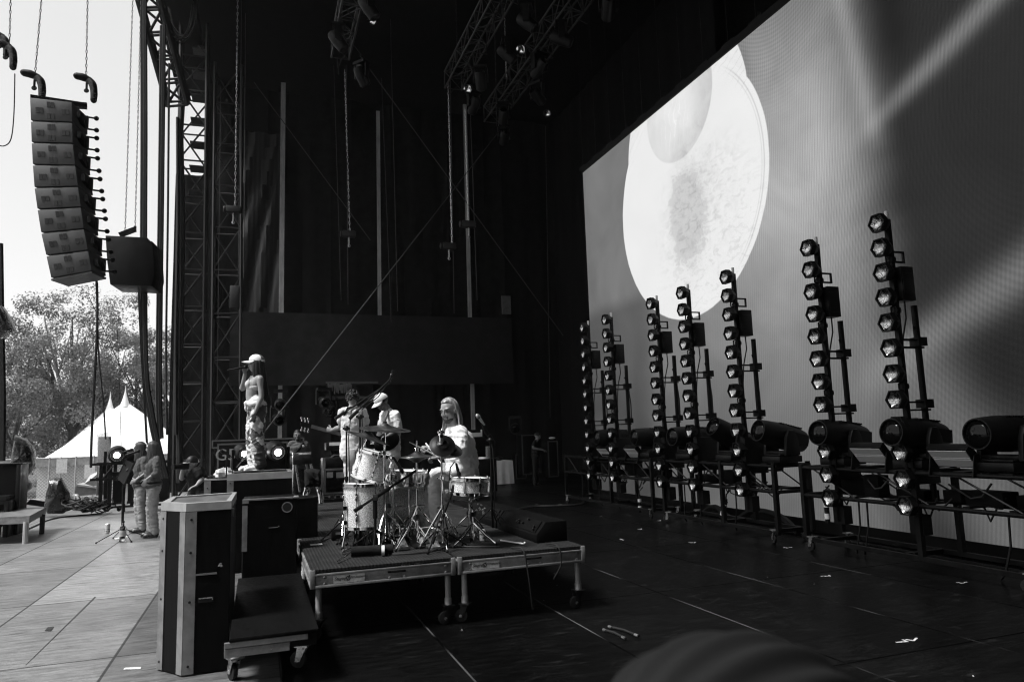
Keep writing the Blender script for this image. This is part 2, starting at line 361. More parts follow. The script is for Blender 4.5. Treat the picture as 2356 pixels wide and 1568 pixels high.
# ------------------------------------------------------------------ wheeled trolleys under the lights
def caster(parent,c,r=.062,rz=0.,m1=None,name='caster',fork=None):
    """swivel castor hanging from point c down to the floor (c.z > 2r)"""
    c=V(c); R_=MX.Rotation(rz,3,'Z'); top=c.z; m=MB()
    m.obox((c.x,c.y,top-.006),(.10,.10,.012),R_)
    off=R_@V((.035,0,0)); w=V((c.x,c.y,r))+off
    for s_ in(-1,1):
        sd=R_@V((0,.026*s_,0)); e=R_@V((1,0,0))
        a=V((c.x,c.y,top-.015))+sd
        m.prism([a-e*.035,a+e*.035,w+sd+e*.018-V((0,0,.012)),w+sd-e*.018-V((0,0,.012))],R_@V((0,.004*s_,0)))
    m.cyl((c.x,c.y,top-.012),(c.x,c.y,top-.03),.035,n=12)
    h=m.build(name,fork or K['steel'],parent)
    q=MB(); ax=R_@V((0,1,0))
    q.lathe([(r-.012,-.019),(r-.002,-.016),(r,-.008),(r,.008),(r-.002,.016),(r-.012,.019)],w,ax,18)
    q.build('wheel',K['rubber'],h)
    MB().cyl(w-ax*.031,w+ax*.031,.014,n=10).build('axle_bolt',K['steel'],h)
    return h
def trolley(y0,y1,label):
    t=T('light_trolley',label,'light trolley',(7.0,y0,0),0,'wheeled trolleys carrying the stage lights'); L=y1-y0
    m=MB()
    for x in(-.08,.52):
        for z in(1.08,.72): m.cyl((x,0,z),(x,L,z),.025,n=10)
    for yy in(0,L):
        for z in(1.08,.72): m.cyl((-.08,yy,z),(.52,yy,z),.025,n=8)
    m.build('rail',K['black'],t)
    m=MB()
    for x in(-.08,.52): m.bar((x,.02,.15),(x,L-.02,.15),.05,.05)
    for yy in(.25,L/2,L-.25): m.bar((-.08,yy,.15),(.52,yy,.15),.05,.05)
    m.build('base_rail',K['black'],t)
    for x in(-.08,.52):
        for yy in(.03,L*.42,L-.03): MB().box(x-.03,x+.03,yy-.03,yy+.03,.17,1.10).cyl((x,yy,1.1),(x,yy,1.13),.036,n=10).build('post',K['black'],t)
    nb=max(3,int(L/.8))
    for k in range(nb):
        for x in(-.08,.52): MB().cyl((x,L*(k+.75)/nb,1.06),(x,L*(k+.12)/nb,.74),.011,n=6).build('diagonal_brace',K['steel_dark'],t)
    m=MB()
    for k in range(int(L/.5)): MB().box(-.06,.5,.2+k*.5,.34+k*.5,1.095,1.115).build('top_plate',K['black'],t); MB().box(-.05,.5,.2+k*.5,.28+k*.5,.735,.755).build('cross_plate',K['black'],t)
    rr_=random.Random(int(y0*3))
    yy=.12
    while yy<L-.5:
        w_=rr_.uniform(.18,.5)
        if rr_.random()<.85: x_=rr_.uniform(-.02,.22); MB().box(x_,x_+rr_.uniform(.15,.28),yy,yy+w_,.756,.756+rr_.uniform(.08,.27)).build('power_pack',K['void'],t,bevel=.008)
        yy+=w_+rr_.uniform(.03,.2)
    m=MB(); rn=random.Random(int(y0*10))
    for k in range(int(L*3.5)):
        yy=rn.uniform(.1,L-.4); x=rn.uniform(-.05,.4); z=rn.choice([1.0,.74,.8])
        m.path([(x,yy,z),(x-.05,yy+.08,z-rn.uniform(.05,.25)),(x+rn.uniform(-.05,.1),yy+.22,z-rn.uniform(.05,.22)),(x,yy+rn.uniform(.3,.5),z+rn.uniform(-.04,.05))],.011,5)
    for k in range(3):
        yy=rn.uniform(.3,L-.3); m.path([(.0,yy,.72),(.02,yy+.03,.4),(.06,yy+.15,.1),(.2,yy+.3,.02)],.012,5)
    m.build('cable_loom',K['cable'],t)
    for x in(-.08,.52):
        for yy in(.12,L-.12): caster(t,(x,yy,.19),.065,rn.uniform(1.2,2.4))
    return t
trolley(4.85,7.95,'near black trolley under the right hand lights, two strobes on top')
trolley(8.45,11.5,'middle black trolley on castors holding tilted moving lights')
trolley(11.85,15.9,'far black trolley of lights beside the black drape')
# ------------------------------------------------------------------ moving head lights
def mover(x,y,tilt,yaw,label):
    """yoke light on the trolley top; the head points along -X turned by yaw and raised by tilt"""
    t=T('moving_light',label,'moving light',(x,y,1.13),yaw,'moving head lights on the trolleys')
    MB().box(-.2,.2,-.19,.19,0,.09).box(-.17,.17,-.17,.17,.09,.12).build('base',K['plastic'],t,bevel=.012)
    m=MB()
    for s_ in(-1,1):
        m.prism([(-.13,s_*.245,.10),(.13,s_*.245,.10),(.10,s_*.245,.34),(.05,s_*.245,.45),(-.05,s_*.245,.45),(-.10,s_*.245,.34)],(0,-s_*.055,0))
    m.box(-.12,.12,-.2,.2,.115,.16); m.build('yoke',K['plastic'],t,bevel=.012)
    r=MX.Rotation(tilt,3,'Y'); c=V((0,0,.37)); ax=r@V((-1,0,0))
    m=MB().lathe([(.10,-.40),(.155,-.38),(.178,-.27),(.186,-.05),(.182,.12),(.172,.26),(.163,.36),(.155,.40),(.143,.40),(.138,.36)],c,ax,28)
    for k in range(9):
        q=r@V((.28-k*.045,0,.172)); m.obox(c+q,(.018,.18,.02),r)
    m.obox(c+r@V((.20,.0,.0)),(.30,.37,.15),r)
    h=m.build('head',K['plastic'],t,smooth=40)
    MB().lathe([(.001,.43),(.06,.42),(.11,.40),(.140,.37),(.140,.33)],c,ax,24).build('lens',K['lens'],h,smooth=80)
    MB().lathe([(.163,.20),(.171,.215),(.171,.235),(.162,.25)],c,ax,28,cap=False).build('trim_ring',K['steel_dark'],h)
    return t
MV=[((2250,1028.6),.02,.0,'moving light at the right frame edge, its head cut by the frame'),((2048,1017),.10,.05,'moving light half behind the lamps of the nearest light tower'),((1878,1015),.12,.08,'moving light behind the second light tower from the right'),
 ((1743,1010),.24,.0,'moving light with its whole head clear, tipped up gently, between two towers'),((1634,1000),.46,.05,'moving light tipped up most steeply, lens facing the upper left'),((1543,1011),.05,.1,'moving light between the two towers under the white disc'),
 ((1458,1011),.05,.0,'level moving light left of the white disc towers'),((1372,1011),.05,.0,'farthest moving light beside the last light tower')]
for (u,v),ti,ya,l in MV:
    p=PX(u,v,6.72); mover(7.12,p.y,ti,ya,l)
# ------------------------------------------------------------------ strobe panels
M=Mat('strobe_panel'); x,y,z=M.co(); M.set('Base Color',.42); M.set('Roughness',.4); K['strobe']=M.m
K['strobe_line']=mat('strobe_tube',.75,.25,nz=(8,.1))
def strobe(x,y,z,label):
    t=T('strobe_light',label,'strobe light',(x,y,z-.14),0,'strobe lights on the trolley rails'); r=MX.Rotation(R(-40),3,'Y'); c=V((0,0,.16))
    MB().obox(c+r@V((.05,0,0)),(.09,.48,.26),r).build('body',K['plastic'],t,bevel=.01)
    b=MB().obox(c+r@V((.003,0,.065)),(.012,.44,.085),r).obox(c+r@V((.003,0,-.065)),(.012,.44,.085),r).build('panel',K['strobe'],t,smooth=0)
    MB().obox(c+r@V((.002,0,.011)),(.014,.43,.009),r).obox(c+r@V((.002,0,-.011)),(.014,.43,.009),r).build('tube',K['strobe_line'],t)
    m=MB()
    for s_ in(-1,1): m.prism([(-.05,s_*.26,-.02),(.07,s_*.26,-.02),(.1,s_*.26,.16),(.06,s_*.26,.22),(.0,s_*.26,.2)],(0,-s_*.012,0))
    m.box(-.05,.07,-.26,.26,-.03,-.018); m.build('yoke',K['black'],t)
    return t
for (u,v),l in zip([(2190,1059),(2000,1051),(1780,1050),(1640,1045),(1575,1050),(1455,1044),(1390,1043)],['striped strobe panel beside the moving light at the right frame edge','striped strobe panel between the two nearest light towers','strobe panel left of the clear moving light','strobe panel under the steeply tipped moving light','strobe panel behind the third tower','strobe panel right of the lone tower','strobe panel near the farthest tower']):
    if u in(1780,1640,1575): continue
    p=PX(u,v,6.9); strobe(6.9,p.y,p.z,l)
for (u,v),l in zip([(1765,1056),(1618,1049)],['small strobe panel seen edge on beside the clear moving light','small strobe panel seen edge on behind the steeply tipped moving light']):
    p=PX(u,v,7.3); strobe(7.3,p.y,p.z,l)
# power connectors with white bands hanging below the towers
K['whiteband']=mat('white_band',.6,.5)
def plug(u,v,x,label,tilt=0.):
    p=PX(u,v,x); t=T('power_connector',label,'power connector',p,0,'cable connectors hanging below the towers'); r=MX.Rotation(tilt,3,'X')
    q=lambda z: r@V((0,0,z))
    MB().cyl(q(0),q(.30),.032,n=12).cyl(q(.3),q(.34),.02,n=8).build('body',K['plastic'],t)
    [MB().cyl(q(a_),q(b_),.036,n=12).build('band',K['whiteband'],t) for a_,b_ in((.20,.255),(.05,.12))]
    MB().path([q(.33),q(.33)+V((.03,.03,.08)),q(.33)+V((.1,.03,.14))],.011,5).build('cable',K['cable'],t)
plug(1905,1202,6.95,'white banded connector under the second tower from the right')
plug(1660,1190,6.95,'tilted white banded connector between the towers under the disc',.5)
plug(1473,1178,6.95,'small white banded connector near the farthest light tower')
# cable snakes and tape marks on the floor
def cable(label,pts,r=.012,name='cable',mt='cable',cat='cable',group=None):
    pts=[V(p) for p in pts]; q=[]
    for i in range(len(pts)-1):
        a,b=pts[i],pts[i+1]; p0=pts[i-1] if i else a; p3=pts[i+2] if i+2<len(pts) else b
        for k in range(6):
            s=k/6; q.append(.5*((2*a)+(b-p0)*s+(2*p0-5*a+4*b-p3)*s*s+(-p0+3*a-3*b+p3)*s**3))
    q.append(pts[-1]); return one(name,MB().path(q,r,6),K[mt],label,cat,group)
cable('fat black cable lying from the drum riser to the far trolley',[G(1190,1172,.02),G(1225,1165,.02),G(1275,1163,.02),G(1330,1160,.02),G(1352,1150,.03)],.03)
cable('thin cable run along the floor at the foot of the video wall',[(7.75,4.5,.02),(7.72,6,.02),(7.78,8,.02),(7.7,10,.02),(7.75,12,.02)],.022)
cable('loose black cable coil lying behind the middle trolley',[(7.7,9,.03),(7.9,9.6,.2),(7.85,10.2,.25),(7.8,10.7,.06),(7.85,11.3,.22),(7.9,11.8,.04)],.05)
def tape(p,ang,L=.16,w=.025,corner=0,label='',k=0):
    m=MB(); z0=.003; m.box(0,L,-w/2,w/2,0,.0015)
    if corner: m.box(-w,0,-w/2,L*.7*corner,0,.0015) if corner>0 else m.box(-w,0,L*.7*corner,w/2,0,.0015)
    o=m.build('tape_mark',K['tape'],smooth=0); o.location=(p[0],p[1],z0); o.rotation_euler.z=ang
    tag(o,label,'tape mark','white spike tape marks on the stage floor')
for i,(u,v,a,L,c,l) in enumerate([(1435,1242,1.5,.24,0,'plain short tape strip on the floor right of the drum riser'),(1475,1217,1.0,.13,1,'tape corner mark nearest the far trolley castors'),(1597,1248,2.4,.13,-1,'tape corner mark in front of the middle trolley'),(1812,1260,.2,.14,1,'tape corner mark in front of the gap between trolleys'),
  (1908,1325,2.6,.14,-1,'tape corner mark midway across the dark floor at right'),(2215,1341,.2,.14,1,'tape corner mark farthest right on the dark floor'),(2085,1476,2.9,.13,-1,'lower tape corner mark beside the crossing floor seams'),(2103,1473,.5,.13,1,'upper of the paired tape marks by the crossing seams'),(1520,1197,1.2,.13,1,'small tape mark between the far and middle trolleys'),(1380,1188,.3,.1,0,'tiny tape mark near the far trolley'),
  (1208,1168,.4,.12,0,'tape dash on the floor behind the riser, left'),(1232,1160,.1,.1,0,'tape dash on the floor behind the riser, middle'),(1285,1160,.2,.13,0,'tape dash on the floor behind the riser, right')]):
    tape(G(u,v),a,L*.62,.017,c,l)
# ------------------------------------------------------------------ lettering
def text(s,size,m,parent=None,loc=(0,0,0),rot=(0,0,0),name='lettering',ext=.0006,align='CENTER',shear=0.):
    c=bpy.data.curves.new('t','FONT'); c.body=s; c.size=size; c.extrude=ext; c.align_x=align; c.align_y='CENTER'; c.shear=shear; c.resolution_u=3
    o=bpy.data.objects.new('t',c); COL.objects.link(o); bpy.context.view_layer.update()
    me=bpy.data.meshes.new_from_object(o.evaluated_get(bpy.context.evaluated_depsgraph_get())); bpy.data.objects.remove(o)
    me.materials.clear(); me.materials.append(m); o=bpy.data.objects.new(name,me); COL.objects.link(o); o.location=loc; o.rotation_euler=rot; o.parent=parent; return o
# ------------------------------------------------------------------ drum riser
M=Mat('ribbed_carpet'); x,y,z=M.co(); rb=(x*210.).f('SINE'); n=M.noise(5,4); g=M.noise(120,2)
M.set('Base Color',(rb*.25+.75)*(n*.6+g*.4).sm(.3,.7).mix(.010,.030)); M.set('Roughness',.85); M.set('Specular IOR Level',.15); M.bump(rb,.4,.003)
K['carpet']=M.m
M=Mat('deck_aluminium'); n=M.noise(8,5); n2=M.noise(60,3); M.set('Base Color',(n*.7+n2*.3).sm(.3,.7).mix(.12,.23)); M.set('Metallic',.25); M.set('Roughness',n.sm(.3,.7).mix(.42,.6)); M.bump(n2,.1,.002)
K['deck_alu']=M.m
K['plate']=mat('label_plate',.5,.4,.3,nz=(40,.2)); K['ink']=mat('plate_ink',.02,.6)
def deck(x0,x1,y0,y1,z,label,group='riser decks of the drum platform',legs=True,leg_sel=None,plate=True,h=.15):
    t=T('stage_deck',label,'stage deck',(x0,y0,0),0,group); w,d=x1-x0,y1-y0
    MB().box(.012,w-.012,.012,d-.012,z-.022,z).build('carpet_top',K['carpet'],t,smooth=0,bevel=.002)
    m=MB(); a,b=z-h,z-.034
    for (p,q) in (((0,0),(w,0)),((w,0),(w,d)),((w,d),(0,d)),((0,d),(0,0))):
        p=V((*p,0));q=V((*q,0)); e=(q-p).normalized(); nn=V((e.y,-e.x,0)); L=(q-p).length
        for k,(o0,o1,z0,z1) in enumerate(((-.03,0,a,a+.022),(-.022,-.010,a+.022,b-.018),(-.03,0,b-.018,b))):
            c=(p+q)/2+nn*(o0+o1)/2; m.obox((c.x,c.y,(z0+z1)/2),(L-.085 if e.x else o1-o0,o1-o0 if e.x else L-.085,z1-z0))
    m.build('frame_rail',K['deck_alu'],t,bevel=.002)
    for cx in(.021,w-.021):
        for cy in(.021,d-.021):
            MB().box(cx-.0215,cx+.0215,cy-.0215,cy+.0215,a-.004,z-.002).build('corner_block',K['deck_alu'],t,bevel=.004)
    m=MB()
    for px in(.12,.14+w*.42,w-.09,.27+w*.42):
        for dz in((.03,.085) if px in(.12,w-.09) else (.03,)):
            m.lathe([(.013,0),(.013,.004),(.008,.007)],(px,-.001-.0+.010,a+dz),(0,-1,0),10)
    m.build('bolt',K['steel'],t)
    m=MB().box(w*.42+.12,w*.42+.28,.004,.012,b-.046,b-.03).cyl((w*.42+.15,.005,b-.038),(w*.42+.26,.005,b-.038),.008,n=8); m.build('latch',K['black'],t)
    if plate:
        px=.32 if plate==1 else .26
        MB().box(px-.13,px+.13,.003,.010,a+.026,a+.094).build('name_plate',K['plate'],t,smooth=0)
        P=t.children[-1]
        text('Staging',.034,K['ink'],P,(px-.075,.0025,a+.064),(R(90),0,0),shear=.3); text('Dimensions',.030,K['ink'],P,(px+.072,.0025,a+.068),(R(90),0,0))
        text('NEW CASTLE  DE',.013,K['ink'],P,(px+.075,.0025,a+.044),(R(90),0,0)) if False else None
        MB().lathe([(.019,0),(.019,.001),(.012,.001),(.012,0)],(px-.008,.0028,a+.062),(0,-1,0),16,cap=False).bar((px-.02,.0026,a+.04),(px+.004,.0026,a+.086),.002,.006).build('emblem',K['ink'],P,smooth=0)
    if legs:
        for i,(lx,ly) in enumerate(((.075,.07),(w-.06,.07),(.075,d-.07),(w-.06,d-.07))):
            if leg_sel and i not in leg_sel: continue
            q=MB().cyl((lx,ly,.19),(lx,ly,a+.01),.026,n=14); L=q.build('leg',K['pole'],t)
            MB().cyl((lx,ly,.165),(lx,ly,.225),.032,n=14).build('collar',K['alu_flat'],L)
            caster(t,(lx-.0,ly,.17),.058,[2.6,2.9,.4,.3][i]+i*.3,fork=K['steel_dark'])
    return t
deck(.42,1.675,6.38,8.43,.58,'near left deck of the drum riser, ribbed carpet with a white card')
deck(1.695,2.95,6.38,8.43,.58,'near right deck of the drum riser, its plate left of a hanging cable',plate=2)
for i,(a,b) in enumerate(((8.45,10.5),(10.52,12.57),(12.59,14.6))):
    deck(.42,1.675,a,b,.58,['second row left deck of the riser behind the floor tom','third row left deck under the guitarist','last row left deck under the steel guitar'][i],plate=0)
    deck(1.695,2.95,a,b,.58,['second row right deck of the riser behind the drummer','third row right deck under the musician in a cap','last row right deck at the back of the riser'][i],plate=0)
M=MB().box(.52,.64,7.86-.0,7.95,.582,.584); one('paper_card',M,K['white'],'small white paper card lying on the ribbed riser carpet','paper card',smooth=0)
# units with a row of knobs along the right edge of the riser
def edge_unit(y0,y1,label,knobs=True):
    t=T('stage_box',label,'stage box',(2.60,y0,.58),0,'connection boxes along the right edge of the riser'); L=y1-y0
    MB().prism([(0,0,0),(.33,0,0),(.33,0,.20),(.10,0,.20),(.0,0,.08)],(0,L,0)).build('housing',K['void'],t,bevel=.008)
    dn=V((-.13,0,.10)).normalized(); up=V((.10,0,.13)).normalized()
    fp=MB(); c=V((.05,L/2,.145))+dn*.004; x_,y_,z_=V((0,1,0)),up,dn
    fp.obox(c,(L*.9,.13,.006),MX((x_,y_,z_)).transposed()); fp.build('control_panel',K['void'],t)
    m=MB(); rn=random.Random(int(y0*7))
    for k in range(int(L*(14 if knobs else 6))):
        p=V((.05,0,.145))+V((0,L*(.07+.86*rn.random()),0))+up*rn.uniform(-.05,.05)
        m.cyl(p+dn*.006,p+dn*.03,.012,n=8)
    m.build('knob',K['steel'] if knobs else K['steel_dark'],t)
edge_unit(8.05,9.3,'low sloping unit with bright knobs behind the right microphone stand')
edge_unit(6.75,8.0,'low dark unit at the near right end of the riser',False)
one('metal_rod',MB().cyl(G(1152,1242,.60),G(1205,1250,.60),.008,n=8).cyl(G(1205,1250,.60),G(1207,1247,.62),.008,n=8),K['white'],'white metal rod lying on the right of the riser','metal rod')
# ------------------------------------------------------------------ cases and boxes at the front
K['edge']=mat('case_edging',.18,.5,.25,nz=(9,.28),bump=(60,.15,.002))
K['edge_light']=mat('case_rim',.30,.5,.15,nz=(9,.15))
K['ply']=mat('dark_ply_panel',.085,.55,nz=(14,.3),stretch=(1,.15,1))
def poly_case(t,pts,z0,z1,rim=.05,strips=(),inset=.018,rimh=.06):
    n=len(pts); P=[V((*p,0)) for p in pts]; c=sum(P,V())/n
    ins=[p+(c-p).normalized()*.07 for p in P]
    MB().prism([(*p[:2],z0) for p in P],(0,0,z1-z0-.012)).build('body',K['case'],t,smooth=0,bevel=.006)
    m=MB()
    for i in range(n):
        a,b=P[i],P[(i+1)%n]; a2,b2=ins[i],ins[(i+1)%n]
        o=[(a-c).normalized()*.004,(b-c).normalized()*.004]
        vs=[]
        for z in(z1-rimh,z1):
            vs+=[V((*(a+o[0])[:2],z)),V((*(b+o[1])[:2],z)),V((*b2[:2],z)),V((*a2[:2],z))]
        m.add(vs,[(0,1,2,3),(4,5,6,7),(0,1,5,4),(2,3,7,6)])
    m.build('rim',K['edge_light'],t,smooth=0)
    MB().prism([(*p[:2],z1-.02) for p in ins],(0,0,.008)).build('top_panel',K['ply'],t,smooth=0)
    for (i,w0,w1) in strips:
        p=P[i]; a=P[(i-1)%n]; b=P[(i+1)%n]; m=MB()
        for q,wd in((a,w0),(b,w1)):
            if wd<=0: continue
            e=(q-p).normalized(); nn=V((e.y,-e.x,0)); 
            if nn.dot(p-c)<0: nn=-nn
            m.prism([p+e*0-nn*.0,p+e*wd,p+e*wd+nn*.005,p+nn*.005],(0,0,z1-rimh-z0-.004+.03)) if False else m.add([p+V((0,0,zz))+f for zz in(z0+.004,z1-rimh-.004) for f in(V(),e*wd,e*wd+nn*.005,nn*.005)],[(0,1,2,3),(4,5,6,7),(0,1,5,4),(1,2,6,5),(2,3,7,6),(3,0,4,7)])
        sc_=m.build('edge_strip',K['edge'],t,smooth=0)
        q=MB(); e=(b-p).normalized() if w1>0 else (a-p).normalized(); nn=V((e.y,-e.x,0)); nn=nn if nn.dot(p-c)>0 else -nn
        for zz in(z0+.06,(z0+z1)/2-.1,(z0+z1)/2+.25,z1-.12): q.lathe([(.009,0),(.009,.003),(.004,.005)],p+e*(w1 or w0)*.5+nn*.005+V((0,0,zz)),nn,8)
        q.build('rivet',K['steel_dark'],sc_)
A_,B_,C_,D_,E_=(-.695,6.16),(-.50,5.90),(-.19,5.91),(-.18,6.92),(-.68,6.80)
t=T('road_case','tall black case with grey edge strips, nearest the camera at left','road case',(0,0,0))
poly_case(t,[A_,B_,C_,D_,E_],.01,1.225,strips=((0,0,.075),(1,.07,.075)))
m=MB().box(-.44,-.28,5.898,5.906,.70,.712); m.build('scuff_line',K['edge'],t,smooth=0)
m=MB().box(-.405,-.30,5.899,5.909,.505,.535); h=m.build('handle_recess',K['rubber'],t); MB().path([(-.40,5.897,.535),(-.31,5.897,.535),(-.305,5.897,.52)],.004,5).build('handle_lip',K['steel'],h)
m=MB(); rn=random.Random(3)
for (cx,cz) in((-.425,.742),(-.255,.755),(-.26,.765),(-.35,.49),(-.27,.75)):
    for k in range(3): m.ball((cx+rn.uniform(-.012,.012),5.907,cz+rn.uniform(-.006,.006)),(rn.uniform(.004,.010),.0012,rn.uniform(.002,.005)),nu=7,nv=4)
m.build('worn_patch',K['edge_light'],t)
MB().box(-.19,-.172,6.0,6.06,1.10,1.16).build('latch',K['steel'],t)
# black cabinet with a round port, and the one behind it
t=T('speaker_cabinet','black cabinet with a round port hole and one pale edge strip','cabinet',(-.14,7.68,0))
MB().box(0,.515,0,.55,.0,1.09).build('body',K['case'],t,smooth=0,bevel=.01)
MB().box(-.004,.045,-.004,.0,.60,1.04).build('edge_strip',K['edge'],t,smooth=0)
MB().box(-.004,.48,-.006,.04,1.085,1.10).box(-.004,.055,-.006,.0,1.06,1.085).build('top_trim',K['edge'],t,smooth=0)
MB().box(.485,.53,-.006,.09,1.088,1.104).build('corner_trim',K['edge_light'],t,smooth=0)
r=MB().lathe([(.040,-.001),(.047,.003),(.051,.003),(.053,-.001)],(.42,-.001,1.0),(0,-1,0),28,cap=False).build('port_ring',K['edge'],t)
MB().lathe([(.041,0),(.041,.0015)],(.42,-.001,1.0),(0,-1,0),28).build('port_hole',K['rubber'],t)
MB().path([(.24,-.003,.81),(.33,-.003,.81),(.345,-.003,.822)],.004,5).build('handle',K['steel'],t)
t=T('speaker_cabinet','plain black cabinet half hidden behind the one with a port hole','cabinet',(.30,8.5,.58))
MB().box(.0,.09+.25,0,.5,0,.435).build('body',K['case'],t,smooth=0,bevel=.01); MB().box(.0,.34,-.004,.02,.43,.44).box(.30,.345,-.004,.2,.432,.445).build('top_trim',K['steel_dark'],t,smooth=0)
# low rolling deck in front
t=T('rolling_platform','low black rolling platform on castors in front of the tall case','platform',(-.20,5.35,0))
MB().box(.03,.61,0,2.27,.335,.36).build('top',K['case'],t,bevel=.004)
MB().box(.0,.54,.006,.03,.296,.333).box(.0,.42,.012,.03,.235,.292).build('front_rail',K['deck_alu'],t,smooth=0,bevel=.003)
MB().box(.42,.60,.03,.06,.25,.333).box(.57,.60,.06,2.2,.25,.333).box(.03,.06,.06,2.2,.25,.333).box(.06,.57,2.17,2.2,.02,.333).build('side_rail',K['black'],t,smooth=0)
for lx,ly in((.06,.30),(.53,.40),(.08,1.9),(.53,1.9)):
    L=MB().cyl((lx,ly,.16),(lx,ly,.335),.026,n=14).build('leg',K['pole'],t); caster(t,(lx,ly,.165),.06,[2.0,2.7,.5,.2][int(ly*3)%4],fork=K['steel'])
MB().lathe([(.006,0),(.006,.003)],(.3,.012,.262),(0,-1,0),8).build('bolt',K['steel'],t)
# the singer's case and a lower one at its side
t=T('road_case','wide case with pale rim under the singer in a white cap','road case',(0,0,0))
poly_case(t,[(-.38,10.1),(.43,10.12),(.43,10.95),(-.38,10.95)],.02,1.26,strips=((0,0,.08),),rimh=.09)
t=T('road_case','lower black case left of the singer with sheets on top','road case',(0,0,0))
poly_case(t,[(-.68,10.5),(-.385,10.5),(-.385,11.3),(-.68,11.3)],.02,1.19,strips=((0,0,.085),),rimh=.02)
M=Mat('clear_plastic'); M.set('Base Color',.85); M.set('Roughness',.15); M.set('Transmission Weight',.75); M.set('IOR',1.2); M.bump(M.noise(14,4),.6,.02); K['clear']=M.m
def crumple(c,r,seed,nu=18,nv=10,amp=.35):
    m=MB().ball(c,r,nu=nu,nv=nv); c=V(c)
    m.v=[tuple(c+(V(p)-c)*(1+amp*NZ.noise((V(p)-c)*(3.2/max(r))+V((seed,0,0)))+amp*.5*NZ.noise((V(p)-c)*(9/max(r))+V((0,seed,0))))) for p in m.v]; return m
K['film']=mat('pale_film',.42,.35,nz=(9,.3),bump=(12,.6,.02))
one('plastic_sheet',crumple((-.44,10.62,1.24),(.12,.14,.085),3),K['film'],'crumpled pale plastic sheet on the lower case','plastic sheet',smooth=25)
one('cable_pile',MB().path([(-.65+.02*math.sin(k*1.7)+k*.006,10.65+.1*math.cos(k*1.3),1.2+.012*(k%3)) for k in range(36)],.012,5),K['cable'],'dark tangle of cables on the lower case','cables')
# stand and microphone in front of the singer's case
def mic(parent,tip,d,L=.17,col=None,r=.024,name='microphone'):
    tip=V(tip); d=V(d).normalized(); m=MB().lathe([(.3*r/.7,0),(.8*r,.012),(r,.03),(r*.95,.045),(.6*r,.06),(.68*r,.07),(.48*r,L)],tip,d,14); return m.build(name,col or K['plastic'],parent)
t=T('microphone_stand','short round stand with a microphone beside the singer’s case','microphone stand',(-.40,10.35,1.2)); 
t['label']='short stand with a microphone left of the singer in the cap'
MB().cyl((0,0,0),(0,0,.27),.009,n=8).lathe([(.06,0),(.06,.012),(.012,.02)]).build('pole',K['black'],t)
mic(t,(-.085,0,.37),(.09,.0,-.06),.16); MB().path([(.04,0,.29),(.07,0,.26),(.075,0,.1),(.07,.02,.0)],.006,5).build('cable',K['cable'],t)
# foreground: something ribbed right in front of the lens
M=Mat('ribbed_shell'); M.set('Base Color',.014); M.set('Specular IOR Level',.1); M.set('Roughness',.7); K['shell']=M.m
c=V((.62,.86,1.21)); t=T('ribbed_housing','dark ribbed housing out of focus in the lower right foreground','housing',(c.x,c.y,1.0))
ax=V((.80,.42,-.20)).normalized(); sx,sy,sz=frame(ax); MM=MX((sx,sy,sz)).transposed()
m=MB(); rs=[]
for i in range(25):
    f=-math.pi/2+math.pi*i/24; q=max(math.cos(f),.02)
    rs.append([c+MM@V(((.165+.006*math.cos(18*th))*q*math.sin(th),(.165+.006*math.cos(18*th))*q*math.cos(th),.31*math.sin(f))) for th in [2*math.pi*k/160 for k in range(160)]])
m.rings(rs,True); m.build('shell',K['shell'],t,world=True,smooth=60)
MB().lathe([(.09,-.2),(.09,0)],(c.x,c.y,1.2)).build('neck',K['shell'],t,world=True)
# ------------------------------------------------------------------ drum kit
M=Mat('silver_sparkle'); 
vo=M.t.nodes.new('ShaderNodeTexVoronoi'); vo.inputs['Scale'].default_value=210; tc=M.t.nodes.new('ShaderNodeTexCoord'); M.t.links.new(tc.outputs['Object'],vo.inputs['Vector'])
bwn=M.t.nodes.new('ShaderNodeRGBToBW'); M.t.links.new(vo.outputs['Color'],bwn.inputs[0]); sp=N(M.t,bwn.outputs[0])
M.set('Base Color',sp.sm(.2,.8).mix(.45,.85)); M.set('Metallic',.35); M.set('Roughness',sp.sm(.3,.7).mix(.25,.5)); M.bump(sp,.25,.002); K['sparkle']=M.m
K['head']=mat('drum_head',.78,.45,nz=(5,.06)); K['brass']=mat('cymbal_bronze',.30,.3,.9,nz=(26,.45),stretch=(1,1,1),rv=.08)
M=Mat('hammered_cymbal'); x,y,z=M.co(); rr=(x*x+y*y).f('SQRT'); gr=(rr*420.+M.noise(3,2)*6.).f('SINE'); n=M.noise(9,5)
M.set('Base Color',n.sm(.3,.7).mix(.10,.34)*(gr*.12+.88)); M.set('Metallic',.9); M.set('Roughness',n.sm(.3,.7).mix(.26,.42)); M.bump(gr,.15,.001); K['cymbal']=M.m
def axis_basis(d):
    x,y,z=frame(d); return MX((x,y,z)).transposed()
